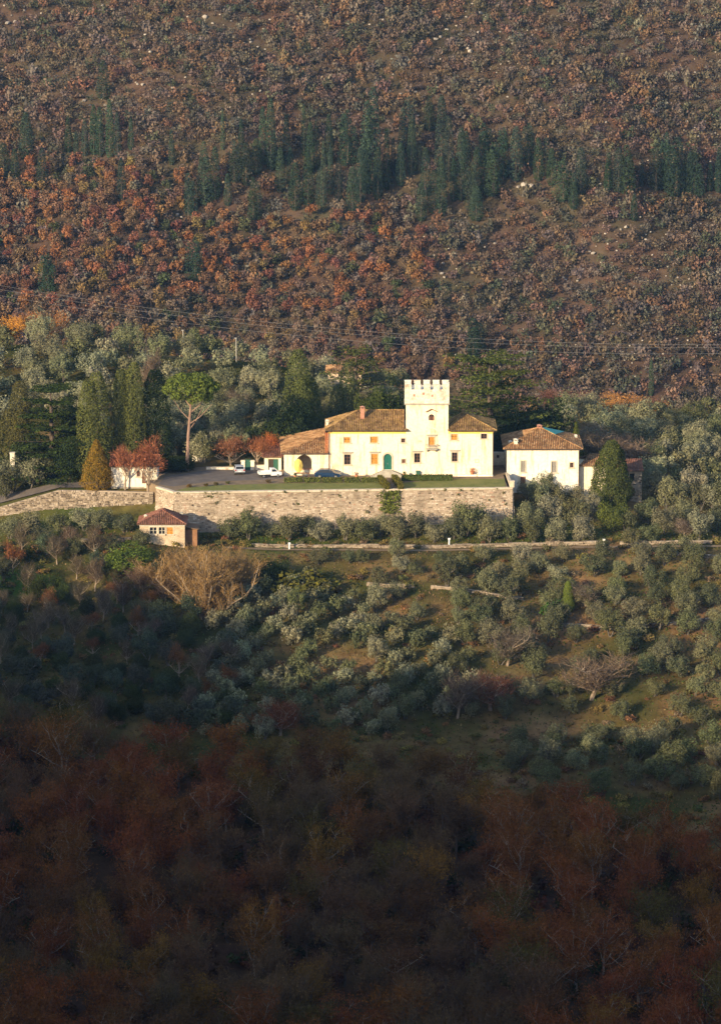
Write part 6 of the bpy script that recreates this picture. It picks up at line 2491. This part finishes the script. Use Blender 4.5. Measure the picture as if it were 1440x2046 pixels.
# pale limestone boulders
def rock_mesh(seed):
    g = random.Random(seed)
    import bmesh
    bm = bmesh.new()
    bmesh.ops.create_icosphere(bm, subdivisions=1, radius=.5)
    for v in bm.verts:
        v.co *= g.uniform(.65, 1.15)
        v.co.z *= .75
    me = bpy.data.meshes.new('boulder')
    bm.to_mesh(me)
    bm.free()
    me.materials.append(M['rock'])
    return me
RK = [rock_mesh(i) for i in range(6)]
BN = lambda py: 'on the bare top slope' if py < 150 else 'just above the cypress belt' if py < 300 else 'right of the rusty wood' if py < 560 else 'low on the right-hand mountainside'
rk = []
for q in ROCKS:
    rk.append(dict(px=q[0], q=q, big='large' if q[2] > 10 else 'middling' if q[2] > 7 else 'small'))
ordinals(rk, lambda it: (it['big'], BN(it['q'][1]), sect(it['px'])), lambda k, w_: f"{w_} {k[0]} boulder {k[1]}, {k[2]}")
for it in rk:
    px, py, wpx = it['q']
    g = mhit(px, py)
    o = bpy.data.objects.new('boulder', RK[R.randrange(6)])
    COL.objects.link(o)
    s = wpx * (g.y / CP) / F * .92
    o.location = g + Vector((0, 0, s * .22))
    o.rotation_euler = (R.uniform(-.2, .2), R.uniform(-.2, .2), R.uniform(0, 6.28))
    o.scale = (s, s * .9, s * R.uniform(.8, 1.1))
    tag(o, it['label'], 'boulder', 'pale boulders on the mountainside', 'thing')
# loose stones
its = []
for g in poisson([c for c in cand if R.random() < .5 and rusty(c[3], c[4]) < .4], 2.2):
    n = float(wob(np.array([g[0]]), np.array([g[1]]), 15.0, 6.0)[0])
    if n > .05 and R.random() < .85:
        s = R.uniform(.4, 1.0)
        its.append((RK[R.randrange(6)], (g[0], g[1], g[2] + .15), R.uniform(0, 6.28), s, s, (1, 1, 1)))
merged('loose_stones', its, 'rock')

# ------------------------------------------------------------------ power lines and small poles
def wire(px0, py0, px1, py1, Y0, Y1, sag, label):
    a, b = at(px0, py0, Y0), at(px1, py1, Y1)
    pts = []
    for i in range(41):
        f = -0.3 + 1.6 * i / 40
        p = a.lerp(b, f)
        p.z -= sag * (1 - (2 * f - 1) ** 2)
        pts.append(p)
    m = MB()
    m.tube(pts, .017, 4)
    tag(m.build('power_line', 'wire'), label, 'power line', 'power lines crossing the valley', 'thing')
wire(0, 570, 1440, 688, 720, 735, 3.2, 'topmost wire of the power lines crossing in front of the mountain')
wire(0, 578, 1440, 694, 720, 735, 3.3, 'second wire from the top of the power lines crossing in front of the mountain')
wire(0, 590, 1440, 706, 720, 735, 3.4, 'lowest wire of the power lines crossing in front of the mountain')
for px, t_, b_, lab in ((366, 660, 690, 'short pale pole rising above the hill olives, left one'), (472, 676, 712, 'pale pole rising above the hill olives nearer the great cypress')):
    Y = 688
    p = at(px, b_, Y)
    z0 = hz(p.x, Y)
    z1 = at(px, t_, Y).z
    po = thing('utility_pole', lab, 'pole', (p.x, Y, z0), 'utility poles on the hill behind')
    m = MB()
    m.tube([(0, 0, -.5), (0, 0, z1 - z0)], [.10, .08], 8)
    m.build('shaft', 'pole', po)
    m = MB()
    m.box(-.32, .10, -.1, .1, z1 - z0 + .002, z1 - z0 + .14)
    m.build('lamp_head', 'pole', po)
# white marker posts
for px, b_, h_, lab in ((897, 1092, 1.15, 'white capped post on the low wall below the tower'), (1206, 1090, .8, 'small white post by the footpath below the conifer'), (578, 1098, .9, 'white post at the left end of the footpath'), (190, 1102, 1.0, 'white post left of the red-roofed hut')):
    g = hit(px, b_)
    m = MB()
    m.tube([(g.x, g.y, g.z - .4), (g.x, g.y, g.z + h_)], .13, 8)
    m.box(g.x - .2, g.x + .2, g.y - .2, g.y + .2, g.z + h_ + .002, g.z + h_ + .22)
    tag(m.build('marker_post', 'white_paint'), lab, 'post', 'white posts below the terrace', 'thing')
# pale rock leaning at the wall's right end
o = bpy.data.objects.new('boulder', RK[2])
COL.objects.link(o)
g = hit(1012, 1052)
o.location, o.scale = g + Vector((0, -.5, .5)), (1.6, 1.2, 1.7)
tag(o, 'pale boulder at the foot of the retaining wall, right end', 'boulder', None, 'thing')

# ------------------------------------------------------------------ cars, parasol, pots
def car_body(prof, wid, tuck=.82, belt=None):
    """side outline (x along the car, z) drawn out across the width, narrowing above the belt line"""
    m = MB()
    n = len(prof)
    def half(z):
        k = 1.0 if z <= belt else 1 - (1 - tuck) * min(1, (z - belt) / .55)
        k2 = .94 if z < .35 else 1.0
        return wid / 2 * k * k2
    L = [(x, -half(z), z) for x, z in prof]
    Rr = [(x, half(z), z) for x, z in prof]
    m.poly(L)
    m.poly(list(reversed(Rr)))
    for i in range(n):
        j = (i + 1) % n
        m.poly([L[j], L[i], Rr[i], Rr[j]])
    return m


def wheels(parent, xs, wid, r):
    for x in xs:
        for s in (-1, 1):
            w_ = MB()
            w_.disc_tube((x, s * (wid / 2 - .10), r), (0, 1, 0), r, .22, 16)
            o = w_.build('wheel', 'tyre', parent)
            h = MB()
            h.disc_tube((x, s * (wid / 2 + .012), r), (0, 1, 0), r * .62, .03, 12)
            h.build('rim', 'rim', o)


def side_glass(parent, pts_list, wid, tuck, belt, th=.012):
    for pts in pts_list:
        for s in (-1, 1):
            m = MB()
            def P(x, z, o):
                k = 1 - (1 - tuck) * min(1, max(0, (z - belt) / .55))
                return (x, s * (wid / 2 * k + o), z)
            a = [P(x, z, th) for x, z in pts]
            m.poly(a if s < 0 else list(reversed(a)))
            b = [P(x, z, -.02) for x, z in pts]
            for i in range(len(pts)):
                j = (i + 1) % len(pts)
                m.poly([a[i], a[j], b[j], b[i]])
            m.build('side_window', 'glass', parent)


def slant_glass(parent, x0, z0, x1, z1, w0, w1, nm='windscreen', o=.015, mat='glass'):
    """pane lying on the slope from (x0, z0) up to (x1, z1)"""
    m = MB()
    d = Vector((x1 - x0, 0, z1 - z0)).normalized()
    nn = Vector((-d.z, 0, d.x))
    if nn.z < 0:
        nn = -nn
    nn *= o
    top = [Vector((x0, -w0 / 2, z0)) + nn, Vector((x0, w0 / 2, z0)) + nn, Vector((x1, w1 / 2, z1)) + nn, Vector((x1, -w1 / 2, z1)) + nn]
    m.hexa([tuple(p - nn * 3) for p in top], [tuple(p) for p in top])
    return m.build(nm, mat, parent)


# silver hatchback, seen from behind
p = t0(477, 949)
hb = thing('parked_car', 'silver hatchback parked in the yard with its rear to the viewer', 'car', (p.x, p.y + 1.7, .02), 'cars parked in front of the villa', math.radians(96))
prof = [(-1.85, .25), (1.8, .25), (1.92, .5), (1.85, .72), (1.0, .92), (.35, 1.38), (-.3, 1.48), (-1.45, 1.42), (-1.78, .98), (-1.95, .85), (-1.97, .45)]
car_body(prof, 1.68, .80, .92).build('body', 'paint_silver', hb)
slant_glass(hb, -1.76, 1.01, -1.50, 1.36, 1.36, 1.22, 'rear_window')
slant_glass(hb, .95, .97, .40, 1.35, 1.42, 1.26)
side_glass(hb, [[(-1.35, .98), (-.35, .98), (-.35, 1.38), (-1.2, 1.34)], [(-.27, .98), (.8, .98), (.3, 1.32), (-.27, 1.38)]], 1.68, .80, .92)
wheels(hb, (-1.25, 1.2), 1.68, .30)
for s in (-1, 1):
    m = MB()
    m.box(-1.99, -1.90, s * .70 - .11, s * .70 + .11, .72, .95)
    m.build('tail_light', 'lamp_red', hb)
m = MB()
m.box(-2.03, -1.90, -.80, .80, .30, .50)
m.build('bumper', 'black_trim', hb)
m = MB()
m.box(-1.995, -1.965, -.26, .26, .60, .72)
m.build('number_plate', 'white_paint', hb)

# white pick-up
p = t0(539, 955)
pk = thing('pickup_truck', 'white pick-up truck with an open bed parked beside the loggia', 'pick-up', (p.x, p.y + .9, .02), 'cars parked in front of the villa', math.radians(14))
prof = [(.05, .38), (2.0, .38), (2.1, .6), (2.05, .95), (1.45, 1.08), (.95, 1.62), (.15, 1.66), (.05, 1.6)]
car_body(prof, 1.66, .84, 1.05).build('cab', 'paint_white', pk)
side_glass(pk, [[(.2, 1.12), (1.22, 1.12), (.85, 1.54), (.2, 1.56)]], 1.66, .84, 1.05)
slant_glass(pk, 1.42, 1.14, .99, 1.58, 1.42, 1.30)
m = MB()
m.box(-2.15, .02, -.82, .82, .62, .74)
bed = m.build('bed', 'paint_white', pk)
for s in (-1, 1):
    m = MB()
    m.box(-2.15, .02, s * .82 - .025, s * .82 + .025, .742, 1.12)
    for xx in (-1.6, -1.05, -.5):
        m.box(xx - .02, xx + .02, s * .85 - .01, s * .85 + .012, .76, 1.10)
    m.build('bed_side', 'paint_white', bed)
m = MB()
m.box(-2.2, -2.152, -.80, .80, .742, 1.12)
m.build('tailgate', 'paint_white', bed)
m = MB()
m.box(-2.1, 1.9, -.45, .45, .36, .618)
m.build('chassis', 'black_trim', pk)
wheels(pk, (-1.35, 1.35), 1.62, .31)
pk.scale = (.9, .9, .9)
for s in (-1, 1):
    m = MB()
    m.box(2.05, 2.12, s * .62 - .13, s * .62 + .13, .70, .88)
    m.build('headlight', 'lamp_clear', pk)
m = MB()
m.box(2.06, 2.2, -.82, .82, .40, .58)
m.build('bumper', 'black_trim', pk)

# dark blue estate car
p = t0(655, 956.5)
bc = thing('parked_car', 'dark blue car parked lengthwise against the villa front', 'car', (p.x, p.y + .95, .02), 'cars parked in front of the villa', math.radians(-4))
prof = [(-2.1, .26), (2.05, .26), (2.18, .5), (2.12, .74), (1.15, .92), (.55, 1.38), (-.2, 1.47), (-1.3, 1.43), (-1.95, 1.02), (-2.16, .9), (-2.2, .5)]
car_body(prof, 1.72, .80, .92).build('body', 'paint_blue', bc)
slant_glass(bc, 1.10, .97, .60, 1.35, 1.46, 1.28)
slant_glass(bc, -1.93, 1.06, -1.36, 1.39, 1.42, 1.28, 'rear_window')
side_glass(bc, [[(-1.75, .98), (-1.0, .98), (-1.0, 1.37), (-1.25, 1.36)], [(-.94, .98), (-.04, .98), (-.04, 1.40), (-.94, 1.37)], [(.03, .98), (.95, .98), (.5, 1.32), (.03, 1.39)]], 1.72, .80, .92)
wheels(bc, (-1.35, 1.35), 1.72, .31)
for s in (-1, 1):
    m = MB()
    m.box(2.07, 2.17, s * .66 - .16, s * .66 + .16, .62, .76)
    m.build('headlight', 'lamp_clear', bc)
    m = MB()
    m.box(-2.22, -2.12, s * .70 - .11, s * .70 + .11, .72, .92)
    m.build('tail_light', 'lamp_red', bc)
    m = MB()
    m.box(.92, 1.06, s * .93 - .09, s * .93 + .09, .93, 1.06)
    m.build('mirror', 'paint_blue', bc)

# yellow parasol tilted to the sun in front of the arch, over a bench table
pp_ = Vector((fx(599, 600.6, 935), 600.6, 0))
ps = thing('parasol', 'yellow parasol tilted sideways in front of the loggia arch', 'parasol', (pp_.x, pp_.y, .01))
m = MB()
m.tube([(-.6, .1, 0), (-.35, .1, 1.6), (-.15, .05, 2.0)], .035, 6)
m.build('pole', 'wood_brown', ps)
m = MB()
m.disc_tube((-.6, .1, .06), (0, 0, 1), .28, .1, 12)
m.build('base', 'stone_grey', ps)
m = MB()
n = 10
ax = Vector((.28, -.93, .25)).normalized()
u = ax.cross(Vector((0, 0, 1))).normalized()
v = u.cross(ax)
ctr = Vector((-.25, -.15, 1.95))
apx = ctr + ax * .34
rim = [ctr + (u * .78 * math.cos(2 * math.pi * i / n) + v * 1.18 * math.sin(2 * math.pi * i / n)) for i in range(n)]
for i in range(n):
    j = (i + 1) % n
    m.poly([tuple(apx), tuple(rim[i]), tuple(rim[j])])
    m.poly([tuple(apx - ax * .03), tuple(rim[j] - ax * .03), tuple(rim[i] - ax * .03)])
    m.poly([tuple(rim[i]), tuple(rim[i] - ax * .03), tuple(rim[j] - ax * .03), tuple(rim[j])])
m.build('canopy', 'yellow_cloth_and_shade', ps)
tb = thing('garden_table', 'dark brown garden table below the yellow parasol', 'table', (fx(603, 600.3, 948), 600.2, .01))
m = MB()
m.box(-1.3, 1.3, -.4, .4, .70, .76)
m.build('table_top', 'wood_brown', tb)
for sx in (-1, 1):
    for sy in (-1, 1):
        m = MB()
        m.box(sx * 1.1 - .05, sx * 1.1 + .05, sy * .3 - .05, sy * .3 + .05, 0, .698)
        m.build('leg', 'wood_brown', tb)

# flower pots along the front
def pot(px, py, r_, colr, label, hgt=.55):
    p = t0(px, py)
    t_ = thing('flower_pot', label, 'flower pot', (p.x, min(p.y, FY - .5), .02 if not (905 < px < 984) else .29))
    m = MB()
    m.tube([(0, 0, 0), (0, 0, hgt * .85), (0, 0, hgt * .86), (0, 0, hgt)], [r_ * .65, r_ * .92, r_ * 1.06, r_ * 1.06], 12)
    m.build('pot', 'terracotta', t_)
    g = np.random.default_rng(int(px))
    V = lobes_cloud([((0, 0, hgt + r_ * .7), (r_ * 1.25, r_ * 1.25, r_ * .9), 90)], g, .16, .4, .7, .3)
    c = link('flowers', np_mesh('flowers', V, quads(len(V) // 4), None, 'leaf'), t_)
    c.color = c4(colr)
pot(943, 951, .42, (.42, .13, .04), 'terracotta pot of orange flowers on the plinth right of the tower', .5)
pot(712, 955, .30, (.30, .16, .11), 'terracotta pot with pinkish plant left of the entrance steps')
pot(590, 957, .26, (.07, .10, .03), 'terracotta pot with green plant below the loggia arch')
pot(808, 953, .24, (.06, .10, .03), 'terracotta pot with green plant right of the entrance steps')

# ------------------------------------------------------------------ the air of the valley
if HAZE_DENSITY > 0:
    m = bpy.data.materials.new('haze')
    m.use_nodes = True
    n = m.node_tree
    for x in list(n.nodes):
        n.nodes.remove(x)
    o = n.nodes.new('ShaderNodeOutputMaterial')
    v = n.nodes.new('ShaderNodeVolumePrincipled')
    v.inputs['Color'].default_value = (.26, .52, 1.0, 1)
    v.inputs['Density'].default_value = HAZE_DENSITY
    n.links.new(v.outputs[0], o.inputs['Volume'])
    M['haze'] = m
    hb_ = MB().box(-950, 950, -200, 1750, -80, 420)
    tag(hb_.build('haze', 'haze'), kind='stuff')
